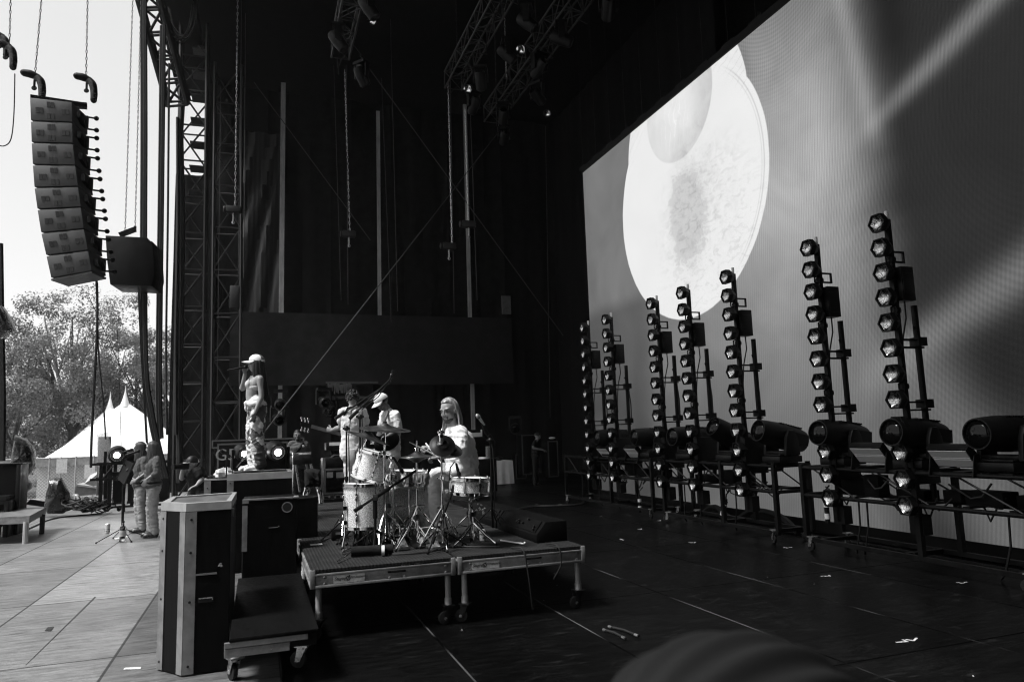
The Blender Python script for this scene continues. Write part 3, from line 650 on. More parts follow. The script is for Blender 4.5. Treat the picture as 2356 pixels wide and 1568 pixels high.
def drum(label,c,ax,r,h,lugs=8,shell='sparkle',hoop='chrome',name='drum',cat='drum',bh=.03,head='head'):
    ax=V(ax).normalized(); c=V(c); t=T(name,label,cat,c-ax*h/2); o=c-ax*h/2; B=axis_basis(ax)
    MB().lathe([(r-.012,.02),(r,.02),(r,h-.02),(r-.012,h-.02)],o,ax,40,cap=False).build('shell',K[shell],t,world=True)
    MB().lathe([(.001,h-.004),(r-.006,h-.004),(r+.002,h-.012),(r+.002,h-.022)],o,ax,40).build('batter_head',K[head],t,world=True)
    MB().lathe([(.001,.004),(r-.006,.004),(r+.002,.012),(r+.002,.022)],o,ax,40).build('bottom_head',K[head],t,world=True)
    for z in(h-bh,0):
        MB().lathe([(r+.004,z),(r+.018,z),(r+.013,z+.004),(r+.013,z+bh-.004),(r+.018,z+bh),(r+.004,z+bh+.004)],o,ax,40,cap=False).build('hoop',K[hoop],t,world=True)
    for k in range(lugs):
        th=2*math.pi*(k+.3)/lugs; e=B@V((math.cos(th),math.sin(th),0)); s_=B@V((-math.sin(th),math.cos(th),0))
        m=MB(); mm=MX((s_,e,ax)).transposed()
        if h>.25:
            for q in(.28,.72): m.obox(o+e*(r+.009)+ax*h*q,(.018,.02,min(.07,h*.2)),mm).ball(o+e*(r+.02)+ax*h*q,(.009,.009,.018),mm,8,6)
        else: m.obox(o+e*(r+.009)+ax*h*.5,(.016,.02,h*.5),mm)
        m.cyl(o+e*(r+.014)+ax*.008,o+e*(r+.014)+ax*(h-.004),.0035,n=6).cyl(o+e*(r+.016)+ax*(h-.005),o+e*(r+.016)+ax*(h+.012),.007,n=6)
        m.build('lug',K['chrome'],t,world=True)
    return t
def tripod(t,base,h0,spread,rot=0.,mtl='chrome',double=True,n=3,rf=.012):
    """braced three-legged base; world coordinates, base on the floor point"""
    b=V(base)
    for k in range(n):
        a=rot+2*math.pi*k/n; e=V((math.cos(a),math.sin(a),0)); s_=V((-e.y,e.x,0)); m=MB()
        if double:
            for q in(-1,1): m.path([b+V((0,0,h0))+s_*q*.006,b+e*spread*.55+V((0,0,h0*.47))+s_*q*.026,b+e*spread+V((0,0,.02))+s_*q*.004],.0072,6)
            m.path([b+V((0,0,h0*.45)),b+e*spread*.52+V((0,0,h0*.5))],.005,5)
        else:
            m.cyl(b+V((0,0,h0)),b+e*spread+V((0,0,.018)),.0075,n=7)
        L=m.build('leg',K[mtl],t,world=True)
        MB().ball(b+e*spread+V((0,0,.017)),(.016,.016,.017),nu=9,nv=6).build('rubber_foot',K['rubber'],L,world=True)
def stand(t,base,top,mtl='chrome',h0=.34,spread=.26,rot=0.,r=.0125,joints=(.45,.75),double=True):
    b=V(base); p=V(top); q=V((b.x,b.y,p.z)); 
    MB().cyl(b+V((0,0,.06)),b+V((0,0,(p.z-b.z)*.55)),r,n=10).cyl(b+V((0,0,(p.z-b.z)*.5)),p,r*.75,n=10).build('pole',K[mtl],t,world=True)
    for j in joints:
        z=b.z+(p.z-b.z)*j; c=b+(p-b)*0+V((0,0,z-b.z))
        MB().cyl(c-V((0,0,.02)),c+V((0,0,.02)),r*1.7,n=10).cyl(c,c+V((-.045,-.02,0)),.006,n=6).obox(c+V((-.05,-.022,0)),(.012,.03,.016)).build('clamp',K[mtl],t,world=True)
    tripod(t,base,h0,spread,rot,mtl,double)
def cymbal(name,label,c,nrm,r,dome=.030,cup=.035,parent=None,mt='cymbal'):
    c=V(c); n=V(nrm).normalized()
    prof=[(.001,cup),(.018,cup),(.045,cup*.55),(.055,cup*.35),(r*.5,-dome*.25),(r*.85,-dome*.75),(r,-dome),(r-.001,-dome-.0016),(r*.85,-dome*.75-.0016),(r*.5,-dome*.25-.0016),(.055,cup*.35-.0016),(.001,cup*.5)]
    B=axis_basis(n).to_4x4()
    m=MB().lathe(prof,(0,0,0),(0,0,1),56)
    o=m.build(name,K[mt],smooth=50); o.matrix_basis=MX.Translation(c)@B
    if label: tag(o,label,'cymbal')
    return o
DZ=.58
# bass drum, floor tom, rack tom, snares
bd=drum('big sparkle bass drum behind the hi-hat stand',(1.50,8.02,.88),(-1,0.02,.03),.285,.42,10,hoop='sparkle',name='bass_drum',cat='bass drum',bh=.04)
for s_ in(-1,1): MB().cyl((1.38,8.02+s_*.27,.80),(1.28,8.02+s_*.42,.585),.009,n=8).build('spur',K['chrome'],bd,world=True)
ftm=drum('deep sparkle floor tom on legs at the left of the kit',PY(843,1161,7.5),(0,0,1),.228,.445,8,name='floor_tom',cat='floor tom')
for k in range(3):
    a=R(205+120*k); c=PY(843,1161,7.5); e=V((math.cos(a),math.sin(a),0)); p=V((c.x,c.y,0))+e*.25
    m=MB().path([p+V((0,0,1.06)),p+V((0,0,.72)),p+e*.03+V((0,0,.60))],.0075,7).obox(p+V((0,0,.98)),(.03,.03,.04)).obox(p+V((0,0,.84)),(.03,.03,.04)); L=m.build('leg',K['chrome'],ftm,world=True)
    MB().ball(p+e*.03+V((0,0,.597)),(.017,.017,.017),nu=8,nv=6).build('rubber_foot',K['rubber'],L,world=True)
c2=PY(905,1165,7.78)
rt=drum('bright white sparkle rack tom tilted towards the drummer',PY(856,1071,7.62),(.30,-.10,1),.178,.30,6,name='rack_tom',cat='rack tom')
sn=drum('shallow chrome snare drum between the drummer’s knees',PY(941,1098,7.72),(.03,-.05,1),.178,.15,10,shell='chrome',name='snare_drum',cat='snare drum'); sn['label']='shallow chrome snare drum in front of the drummer, white head'
tb=drum('shallow sparkle drum at the right of the kit, nearest the riser edge',PY(1080,1117,6.78),(.06,-.03,1),.183,.165,8,name='side_drum',cat='side drum')
text('PEARL',.036,K['ink'],tb,(.055,-.192,.085),(R(90),0,R(14)),name='badge_lettering',ext=.001)
stn=T('drum_stand','small braced stand holding the right hand sparkle drum','drum stand',(2.02,6.98,DZ))
b=V((2.02,6.98,DZ)); tc_=PY(1080,1140,6.78)
MB().cyl(b+V((0,0,.05)),b+V((0,0,.36)),.013,n=10).cyl(b+V((0,0,.34)),V((tc_.x,tc_.y,tc_.z-.05)),.010,n=8).obox(b+V((0,0,.30)),(.05,.04,.05)).build('pole',K['chrome'],stn,world=True)
m=MB()
for k in range(3):
    a=R(30+120*k); e=V((math.cos(a),math.sin(a),0)); m.path([V((tc_.x,tc_.y,tc_.z-.06)),V((tc_.x,tc_.y,tc_.z-.03))+e*.1,V((tc_.x,tc_.y,tc_.z-.012))+e*.19,V((tc_.x,tc_.y,tc_.z+.03))+e*.2],.007,6)
m.build('basket',K['chrome'],stn,world=True); tripod(stn,b,.22,.24,R(200))
stn=T('drum_stand','low braced stand under the chrome snare drum','drum stand',(c2.x,7.75,DZ)); b=V((PY(941,1098,7.72).x,7.76,DZ)); p=PY(941,1125,7.72)
MB().cyl(b+V((0,0,.05)),p,.012,n=10).build('pole',K['chrome'],stn,world=True); tripod(stn,b,.25,.24,R(70))
# rack tom holder rising from the bass drum
hold=T('tom_holder','chrome arm holding the white rack tom above the floor tom','tom holder',(1.30,7.85,1.1)); p=PY(872,1075,7.75)
MB().cyl((1.36,7.95,1.12),(1.33,7.9,1.30),.012,n=8).cyl((1.33,7.9,1.30),(p.x,p.y,p.z),.011,n=8).obox((1.33,7.9,1.30),(.05,.05,.05)).build('arm',K['chrome'],hold,world=True)
# cymbals and stands
b=V((1.20,7.33,DZ)); st=T('cymbal_stand','straight chrome stand carrying the big ride cymbal','cymbal stand',b); rc=PY(886,984,7.33)
stand(st,b,(rc.x,rc.y,rc.z+.06),rot=R(250),spread=.30,h0=.36); MB().cyl(rc-V((0,0,.03)),rc+V((0,0,.012)),.016,n=10).cyl(rc+V((0,0,.04)),rc+V((0,0,.065)),.02,n=10).build('felt',K['rubber'],st,world=True)
cymbal('ride_cymbal','big dark ride cymbal lying almost flat above the rack tom',rc+V((0,0,.015)),(.07,-.13,1),.262)
b=V((1.02,7.62,DZ)); st=T('cymbal_stand','black boom stand carrying the tilted smaller cymbal','cymbal stand',b); cc=PY(848,1001,7.25)
MB().cyl(b+V((0,0,.05)),b+V((0,0,1.0)),.012,n=10).cyl(b+V((0,0,.98)),cc+V((.02,.03,.05)),.009,n=8).build('pole',K['chrome'],st,world=True); tripod(st,b,.34,.28,R(150))
MB().cyl(cc-V((0,0,.02)),cc+V((.01,-.01,.05)),.014,n=10).build('felt',K['rubber'],st,world=True)
cymbal('crash_cymbal','smaller bronze cymbal tilted down to the right, left of the ride',cc,(.36,-.10,1),.232)
b=V((1.50,7.16,DZ)); st=T('hi_hat_stand','hi-hat stand with folding double braced chrome legs','hi-hat stand',b); hh=PY(956,1050,7.16)
MB().cyl(b+V((0,0,.05)),b+V((0,0,.62)),.013,n=10).cyl(b+V((0,0,.6)),V((b.x,b.y,hh.z+.16)),.006,n=8).cyl(V((b.x,b.y,hh.z-.12)),V((b.x,b.y,hh.z-.02)),.011,n=8).cyl(V((b.x,b.y,hh.z+.04)),V((b.x,b.y,hh.z+.09)),.016,n=10).build('pole',K['chrome'],st,world=True)
tripod(st,b,.40,.31,R(215)); MB().obox(b+V((0,.16,.03)),(.09,.28,.012),MX.Rotation(R(18),3,'X')).obox(b+V((0,.05,.012)),(.10,.32,.01)).build('pedal',K['steel_dark'],st,world=True)
MB().obox(b+V((0,0,.29)),(.035,.035,.06)).obox(b+V((0,0,.12)),(.03,.03,.08)).build('collar',K['chrome'],st,world=True)
cymbal('hi_hat_cymbal','upper cymbal of the closed hi-hat pair',V((b.x,b.y,hh.z+.018)),(0,0,1),.19,dome=.022)
o=cymbal('hi_hat_cymbal','lower cymbal of the closed hi-hat pair',V((b.x,b.y,hh.z-.024)),(0,0,-1),.19,dome=.022)
# round black pad facing the camera, on its own chrome stand
b=V((1.69,6.90,DZ)); st=T('pad_stand','straight chrome stand in front of the drummer holding black cymbals','cymbal stand',b); pc=PY(1021,1022,6.86)
stand(st,b,(b.x,b.y,pc.z+.10),rot=R(265),spread=.24,h0=.40,joints=(.36,.62,.93)); MB().cyl((b.x,b.y,pc.z+.0),(b.x,b.y,pc.z+.14),.02,n=10).obox((b.x,b.y,pc.z+.12),(.06,.03,.02)).obox((b.x,b.y,pc.z+.08),(.03,.04,.03)).build('wing_nut',K['chrome'],st,world=True)
cymbal('splash_cymbal','round black cymbal turned face on in front of the drummer',pc+V((0,.05,0)),(-.12,-.80,.55),.128,dome=.02,cup=.02,mt='plastic')
cymbal('splash_cymbal','black cymbal peeping out right behind the round black one',pc+V((.11,.10,-.03)),(.25,-.55,.75),.12,dome=.02,cup=.02,mt='plastic')
# microphone stands
def boom(label,base,top,b0,b1,mtl='black',spread=.30,h0=.26,micd=None,rot=0.,tripodon=True):
    b=V(base); t=T('microphone_stand',label,'microphone stand',b); top=V(top)
    MB().cyl(b+V((0,0,.03)),b+V((0,0,(top.z-b.z)*.55)),.014,n=10).cyl(b+V((0,0,(top.z-b.z)*.5)),top,.0095,n=10).cyl(b+V((0,0,(top.z-b.z)*.53)),b+V((0,0,(top.z-b.z)*.57)),.021,n=10).build('pole',K[mtl],t,world=True)
    B_=MB().cyl(b0,b1,.0085,n=8).cyl(b0,V(b0)+(V(b1)-V(b0)).normalized()*.12,.018,n=8).build('boom_arm',K[mtl],t,world=True)
    MB().ball(top,(.03,.03,.03),nu=10,nv=7).cyl(top+V((-.04,0,0)),top+V((.04,0,0)),.012,n=8).build('swivel',K['steel_dark'],t,world=True)
    if tripodon: tripod(t,b,h0,spread,rot,mtl,False)
    if micd:
        d=(V(b1)-V(b0)).normalized(); o=MB().cyl(b1,V(b1)+V(micd)*.4,.011,n=8).cyl(V(b1)+V(micd)*.4,V(b1)+V(micd),.0125,n=10).build('microphone',K['plastic'],t,world=True)
        MB().cyl(V(b1)+V(micd)*.45,V(b1)+V(micd)*.55,.0135,n=10).build('band',K['chrome'],o,world=True)
    m=MB(); q=V(b0)
    m.path([V(b1),V(b1)*.7+V(b0)*.3+V((0,0,-.06)),V(b1)*.3+V(b0)*.7+V((0,0,-.03)),top+V((.02,-.02,-.1)),V((b.x+.03,b.y-.03,b.z+.6)),V((b.x+.02,b.y-.02,b.z+.2)),V((b.x+.1,b.y-.02,b.z+.02)),V((b.x+.3,b.y+.1,b.z+.012))],.006,5); m.build('cable',K['cable'],t,world=True)
    return t
p=PY(797,985,7.95); boom('left overhead boom stand reaching over the cymbals',(p.x,7.95,DZ),p,PY(771,952+6,7.95)+V((0,0,-.02)),PY(893,882,7.95),micd=(.05,0,.06),rot=.4)
p=PY(828,958,7.55); boom('right overhead boom stand crossing in front of the guitarist',(p.x,7.55,DZ),p,PY(804,963,7.55),PY(898,872,7.55),micd=(.03,0,.10),rot=2.2)
p=PY(1128,1012,7.9); t=boom('black boom stand right of the drummer with a silver vocal microphone',(p.x,7.9,DZ),p,PY(1138,1020,7.9),PY(1106,968,7.9),rot=1.1)
a,b=PY(1096,952,7.9),PY(1106,966,7.9); mic(t,a-V((p.x,7.9,DZ)),b-a,.16,K['steel'],.026)
def claw(label,c,d,L=.14,stalk=None):
    c=V(c); t=T('microphone',label,'microphone',c); mic(t,(0,0,0),d,L,K['plastic'],.022,'capsule')
    if stalk: MB().path([V((0,0,0))+V(d).normalized()*L]+[V(q)-c for q in stalk],.006,5).build('cable',K['cable'],t)
claw('black microphone clipped over the rack tom rim',PY(928,1088,7.4),(-.16,.05,.28),.2,[PY(900,1058,7.45),PY(893,1048,7.45),PY(890,1062,7.5)])
claw('black microphone above the right hand sparkle drum',PY(1058,1098,6.7),(-.03,.0,.12),.14,[PY(1046,1062,6.72),PY(1036,1075,6.75),PY(1033,1110,6.8)])
b=V((1.86,6.66,DZ)); st=T('microphone_stand','short black boom stand slanting up to the right hand drum','microphone stand',(1.75,6.85,DZ))
MB().cyl(PY(1002,1232,6.75),PY(1050,1105,6.72),.012,n=8).cyl(PY(994,1250,6.75),PY(1015,1190,6.75),.018,n=8).build('boom_arm',K['black'],st,world=True)
for k in range(4): q=PY(1002,1232,6.75)*(1-k*.09)+PY(1050,1105,6.72)*k*.09; MB().cyl(q,q+V((.008,0,.022)),.0195,n=8).build('band',K['steel'],st,world=True); tripod(st,(PY(1010,1230,6.9).x,6.9,DZ),.2,.28,2.0,'black',False)
b0,b1=PY(815,1175,7.15),PY(960,1080,7.2); st=T('microphone_stand','thick black boom slanting across the floor tom','microphone stand',(1.0,7.1,DZ))
MB().cyl(b0,b1,.0125,n=8).cyl(b0,b0+(b1-b0)*.12,.02,n=8).cyl(b0+(b1-b0)*.35,b0+(b1-b0)*.55,.021,n=8).build('boom_arm',K['black'],st,world=True)
p=b0+(b1-b0)*.32; b=V((p.x,p.y,DZ)); MB().cyl(b+V((0,0,.05)),p,.013,n=8).cyl(p-V((0,0,.2)),p-V((0,0,.02)),.022,n=8).build('pole',K['black'],st,world=True); tripod(st,b,.2,.3,.3,'black',False)
MB().obox(p,(.05,.05,.06)).build('swivel',K['chrome'],st,world=True)
# throne and clutter on the riser
th=T('drum_throne','round black drum stool under the drummer','stool',(2.15,7.55,DZ))
MB().lathe([(.001,.52),(.16,.52),(.175,.54),(.175,.58),(.15,.60),(.001,.60)],n=24).build('seat',K['fabric_black'],th); MB().cyl((0,0,.1),(0,0,.52),.018,n=10).build('pole',K['chrome'],th); tripod(th,(2.15,7.55,DZ),.25,.26,.6)
def can(label,x,y,z,r=.033,h=.122,name='drink_can',rz=0.):
    t=T(name,label,'drink can',(x,y,z),rz); MB().lathe([(.022,0),(r-.006,.004),(r,.012),(r,h-.016),(r-.009,h-.004),(r-.009,h),(.001,h-.003)],n=20).build('body',K['can'],t); MB().lathe([(r+.0005,.03),(r+.0005,.05)],n=20,cap=False).lathe([(r+.0005,.062),(r+.0005,.084)],n=20,cap=False).build('print',K['canprint'],t); return t
K['can']=mat('can_white',.6,.35,.3,nz=(6,.08)); M=Mat('can_print'); n=M.noise(60,2); M.set('Base Color',n.sm(.45,.55).mix(.05,.55)); M.set('Roughness',.4); K['canprint']=M.m
p=G(1111,1245,DZ); can('pale drink can on the riser floor under the right hand drum',p.x,p.y,DZ)
m=MB().cyl(G(808,1268,DZ+.05),G(905,1262,DZ+.05),.045,n=14); t=T('stick_bag','black tube lying at the front edge of the riser, white banded end','tube',G(858,1270,DZ)); m.build('body',K['fabric_black'],t,world=True)
a,b=G(878,1266,DZ+.05),G(885,1265.6,DZ+.05); MB().cyl(a,b,.048,n=14).build('band',K['whiteband'],t,world=True)
t=T('hand_truck_pedal','cluster of chrome pedal hardware on the riser below the floor tom','drum pedal',G(840,1252,DZ)); t.name='drum_pedal'; bb=G(840,1252,DZ)
MB().obox(bb+V((0,0,.015)),(.34,.26,.02)).obox(bb+V((-.05,-.05,.06)),(.09,.26,.012),MX.Rotation(R(20),3,'X')).obox(bb+V((.09,-.05,.06)),(.09,.26,.012),MX.Rotation(R(20),3,'X')).build('foot_plate',K['steel_dark'],t,world=True)
m=MB()
for q in(-.10,-.0,.05,.14): m.cyl(bb+V((q,.05,.02)),bb+V((q,.06,.24)),.008,n=8).ball(bb+V((q,.02,.22)),(.022,.03,.022),nu=9,nv=6)
m.cyl(bb+V((-.14,.06,.18)),bb+V((.18,.06,.18)),.009,n=8).path([bb+V((-.08,0,.03)),bb+V((-.06,-.02,.16)),bb+V((0,.02,.24)),bb+V((.1,.0,.2)),bb+V((.13,-.04,.06))],.008,6); m.build('linkage',K['chrome'],t,world=True)
m=MB().cyl(G(775,1292,DZ+.015),G(818,1262,DZ+.05),.0075,n=7).cyl(G(785,1268,DZ+.03),G(818,1259,DZ+.03),.016,n=10).cyl(G(800,1225,DZ),G(812,1178,DZ),.009,n=6); one('stand_leg',m,K['chrome'],'loose chrome stand legs folded out at the left of the kit','stand parts')
o=G(777,1240,DZ); t=T('foot_switch','small black box with a pale label left of the floor tom','box',o); MB().box(-.07,.07,-.08,.08,0,.12).build('body',K['black'],t,bevel=.01); MB().box(-.03,.03,-.084,-.08,.06,.085).build('label',K['edge'],t)
for i,(pts,l) in enumerate((([G(1176,1262,.58)+V((0,0,.01)),V((2.31,6.36,.60)),V((2.34,6.33,.40)),V((2.37,6.35,.2)),V((2.40,6.4,.05))],'thin black cable hanging over the riser edge by the right plate'),([(2.63,6.6,.6),(2.66,6.36,.60),(2.68,6.34,.45),(2.62,6.4,.3)],'thin black cable hanging over the right end of the riser'),([(1.05,7.0,.59),(1.2,6.8,.59),(1.5,6.75,.59),(1.75,6.95,.59),(2.0,6.8,.59),(2.2,6.7,.59)],'cable run along the carpet at the front of the kit'),
  ([(.62,8.0,.59),(.75,8.2,.6),(.9,8.3,.66),(1.0,8.2,.62),(.8,8.05,.59)],'cable loop on the carpet left of the floor tom'))):
    cable(l,pts,.008)
for l,(u,v),zt,ro in(('short braced chrome stand behind the floor tom',(880,1252),1.25,.9),('braced chrome stand between floor tom and hi-hat',(905,1246),1.38,2.0),('braced chrome stand at the left rear of the floor tom',(800,1236),1.30,.2)):
    b=G(u,v,DZ); st=T('hardware_stand',l,'drum hardware',b); stand(st,b,(b.x+.02,b.y+.05,zt),rot=ro,spread=.25,h0=.33)
for l,(u,v) in(('small round pedal beside the chrome stands',(925,1262)),('second small pedal at the front of the kit',(998,1262))):
    c=G(u,v,DZ); t=T('drum_pedal',l,'drum pedal',c); MB().obox((0,0,.02),(.10,.24,.025)).obox((0,-.02,.06),(.08,.22,.012),MX.Rotation(R(15),3,'X')).build('foot_plate',K['steel'],t,bevel=.004); MB().cyl((0,.1,.02),(0,.1,.2),.008,n=8).cyl((-.05,.1,.12),(.05,.1,.12),.008,n=8).build('linkage',K['chrome'],t)
# ------------------------------------------------------------------ people
def crv(P,Rr,k=5):
    P=[V(p) for p in P]; o=[];r=[]
    for i in range(len(P)-1):
        a,b=P[i],P[i+1]; p0=P[i-1] if i else a*2-b; p3=P[i+2] if i+2<len(P) else b*2-a
        for q in range(k):
            s=q/k; o.append(.5*((2*a)+(b-p0)*s+(2*p0-5*a+4*b-p3)*s*s+(-p0+3*a-3*b+p3)*s**3))
            e=s*s*(3-2*s); r.append(tuple(x+(y-x)*e for x,y in zip(Rr[i],Rr[i+1])))
    return o+[P[-1]],r+[tuple(Rr[-1])]
def tube(m,P,Rr,side=None,n=16,k=5,cap=True):
    Rr=[(r,r) if not isinstance(r,tuple) else r for r in Rr]
    P,Rr=crv(P,Rr,k); L=len(P); side=V(side) if side is not None else None; rs=[]; last=None
    T_=[(P[min(i+1,L-1)]-P[max(i-1,0)]).normalized() for i in range(L)]
    def ring(p,x,y,r,f=1.): return [p+x*(r[0]*f*math.cos(2*math.pi*q/n))+y*(r[1]*f*math.sin(2*math.pi*q/n)) for q in range(n)]
    for i,p in enumerate(P):
        d=T_[i]; b=side if side is not None else (last if last is not None else frame(d)[0])
        x=(b-d*b.dot(d)); x=x.normalized() if x.length>1e-3 else frame(d)[0]; y=d.cross(x); last=x
        if i==0 and cap:
            h=min(Rr[0]); rs+=[ring(p-d*h*.8,x,y,Rr[0],.35),ring(p-d*h*.5,x,y,Rr[0],.75)]
        rs.append(ring(p,x,y,Rr[i]))
        if i==L-1 and cap:
            h=min(Rr[i]); rs+=[ring(p+d*h*.5,x,y,Rr[i],.75),ring(p+d*h*.8,x,y,Rr[i],.35)]
    return m.rings(rs,True)
def solid(name,m,mt,parent,vox=.008,it=3,wr=None):
    """fuse the pieces of m into one continuous skin"""
    inv=parent.matrix_basis.inverted(); me=bpy.data.meshes.new(name); me.from_pydata([tuple(inv@V(p)) for p in m.v],[],m.f)
    b=bmesh.new(); b.from_mesh(me); bmesh.ops.recalc_face_normals(b,faces=b.faces); b.to_mesh(me); b.free()
    o=bpy.data.objects.new(name,me); COL.objects.link(o); r=o.modifiers.new('r','REMESH'); r.mode='VOXEL'; r.voxel_size=vox
    s=o.modifiers.new('s','SMOOTH'); s.factor=.5; s.iterations=it
    bpy.context.view_layer.update(); e=bpy.data.meshes.new_from_object(o.evaluated_get(bpy.context.evaluated_depsgraph_get()))
    bpy.data.objects.remove(o); e.name=name; e.materials.clear(); e.materials.append(mt)
    if wr:
        amp,sc,st=wr; nn=[v.normal.copy() for v in e.vertices]
        amp*=.75
        for v,q in zip(e.vertices,nn):
            c=v.co; w_=NZ.noise(c*5.)*.12; a_=NZ.noise(((c.x+c.y)*sc*.55,(c.x-c.y)*sc*.55+w_*9,(c.z+w_)*sc*1.5*st)); b_=NZ.noise(((c.x-c.y)*sc*1.1+7,(c.x+c.y)*sc*1.1,(c.z-w_+.35*c.x)*sc*2.6*st)); f=(.5-abs(a_)*2.2)*.9+(.4-abs(b_)*2.)*.6; v.co=c+q*amp*f
    e.shade_smooth(); o=bpy.data.objects.new(name,e); COL.objects.link(o); o.parent=parent; return o
def hand(m,W,d,pn,thumb,curl=.5,s=1.):
    W=V(W); d=V(d).normalized(); pn=V(pn); pn=(pn-d*pn.dot(d)).normalized(); ts=d.cross(pn)*thumb
    tube(m,[W-d*.01,W+d*.03*s,W+d*.085*s],[(.026*s,.02*s),(.038*s,.016*s),(.041*s,.013*s)],side=ts,n=12,k=3)
    for i,L in enumerate((.072,.080,.074,.058)):
        b=W+d*(.082-.006*abs(i-1.3))*s+ts*(.031-.0205*i)*s; P=[b]; a=0
        for q,f in enumerate((.45,.32,.25)):
            a+=curl*(.75,1.15,.8)[q]; P.append(P[-1]+(d*math.cos(a)+pn*math.sin(a)+ts*(.10-.07*i)*(1-curl))*L*f*s)
        tube(m,P,[.0095*s,.009*s,.0083*s,.007*s],n=8,k=3)
    b=W+d*.025*s+ts*.03*s; e=(d*.62+ts*.75+pn*.35*curl).normalized(); p1=b+e*.04*s; p2=p1+(d*.85+ts*(.45-.5*curl)+pn*.55*curl).normalized()*.033*s
    tube(m,[b,p1,p2,p2+(p2-p1)*.6],[.0135*s,.011*s,.0095*s,.008*s],n=8,k=3)
def head(m,H,f,up,s=1.,jaw=1.,nose=1.):
    H=V(H); f=V(f).normalized(); up=V(up); up=(up-f*up.dot(f)).normalized(); l=up.cross(f); B=MX((f,l,up)).transposed(); q=lambda x,y,z: H+B@V((x,y,z))*s
    m.ball(q(-.012,0,.028),(.098*s,.077*s,.092*s),B,22,14).ball(q(.012,0,-.03),(.076*s,.062*s,.078*s),B,18,12).ball(q(.040,0,-.082),(.040*s,.040*s*jaw,.030*s),B,14,9)
    for y in(-1,1):
        m.ball(q(.050,y*.036,-.028),(.034*s,.026*s,.028*s),B,12,8).ball(q(-.005,y*.079,-.012),(.022*s,.009*s,.034*s),B,12,8).ball(q(.072,y*.030,.026),(.018*s,.03*s,.012*s),B,10,7)
    tube(m,[q(.084,0,.020),q(.096*nose,0,-.012),q(.100*nose,0,-.028)],[.009*s,.010*s,.0125*s],n=9,k=3); m.ball(q(.094,0,-.035),(.014*s,.021*s,.009*s),B,10,7)
    m.ball(q(.082,0,-.058),(.014*s,.026*s,.008*s),B,10,7).ball(q(.080,0,-.070),(.013*s,.022*s,.008*s),B,10,7)
    return B,q
def skin(c): 
    k='skin%.2f'%c
    if k not in K: K[k]=mat(k.replace('.','_'),c,.48,nz=(14,.12),bump=(90,.12,.002),spec=.4)
    return K[k]
def cloth(c,name='cloth',var=.12,weave=260):
    k='%s%.2f'%(name,c)
    if k not in K: K[k]=mat(k.replace('.','_'),c,.85,nz=(7,var),bump=(15,.45,.018,4,(1,1,.35)),spec=.15)
    return K[k]
K['hair_dark']=mat('dark_hair',.006,.5,nz=(60,.5),stretch=(1,1,.06),spec=.35); K['hair_brown']=mat('brown_hair',.045,.45,nz=(60,.5),stretch=(1,1,.06),spec=.35); K['hair_blond']=mat('blond_hair',.25,.4,nz=(34,.75),stretch=(1,1,.05),spec=.35)
K['gearneck']=mat('guitar_neck',.07,.35); K['eye']=mat('dark_eye',.01,.2); K['shoe_white']=mat('white_trainer',.62,.6,nz=(20,.15)); K['shoe_dark']=mat('black_shoe',.012,.3)
def strands(B,q,s,tips,n=90,seed=0,r=.007,back=True,hug=.0,part=0.):
    """locks of hair running from the crown over the side of the skull down to the tips"""
    rn=random.Random(seed); m=MB()
    for k in range(n):
        a=rn.uniform(*tips['arc']); ca,sa=math.cos(a),math.sin(a)       # a=0 front, +-pi back, + left
        L=tips['len']*rn.uniform(.8,1.04); w=rn.uniform(.94,1.06); t=rn.random()
        P=[q(.03-.03*t-.01,part*.6+.012*sa,.128-.004*t),q(-.012+.085*ca*w,.070*sa*w,.085),q(-.012+.104*ca*w,.088*sa*w,.02),q(-.016+.108*ca*w*tips.get('flare',1),.092*sa*w*tips.get('flare',1),-.08)]
        e=P[-1]
        for i in range(1,5):
            u=i/4; P.append(e+V(tips['down'])*L*u+(q(ca,sa,0)-q(0,0,0)).normalized()*tips.get('spread',.02)*u*rn.uniform(.2,1)+V((rn.uniform(-1,1),rn.uniform(-1,1),0))*.010*u)
        rr=[(r*.7,)*2,(r*1.3,)*2,(r*1.4,)*2,(r*1.3,)*2,(r*1.2,)*2,(r,)*2,(r*.8,)*2,(r*.35,)*2]
        tube(m,P,rr,n=6,k=2,cap=False)
    return m
def skullcap(q,B,s,z0=.0,front=.06):
    m=MB(); rs=[]
    for i in range(9):
        t=i/8*1.75; rr=math.sin(t); z=.03+.106*math.cos(t)
        rs.append([q(-.014+.110*rr*math.cos(a)*(1 if math.cos(a)<0 or z>front else .55),.089*rr*math.sin(a),z) for a in [2*math.pi*k/22 for k in range(22)]])
    return m.rings(rs,True)
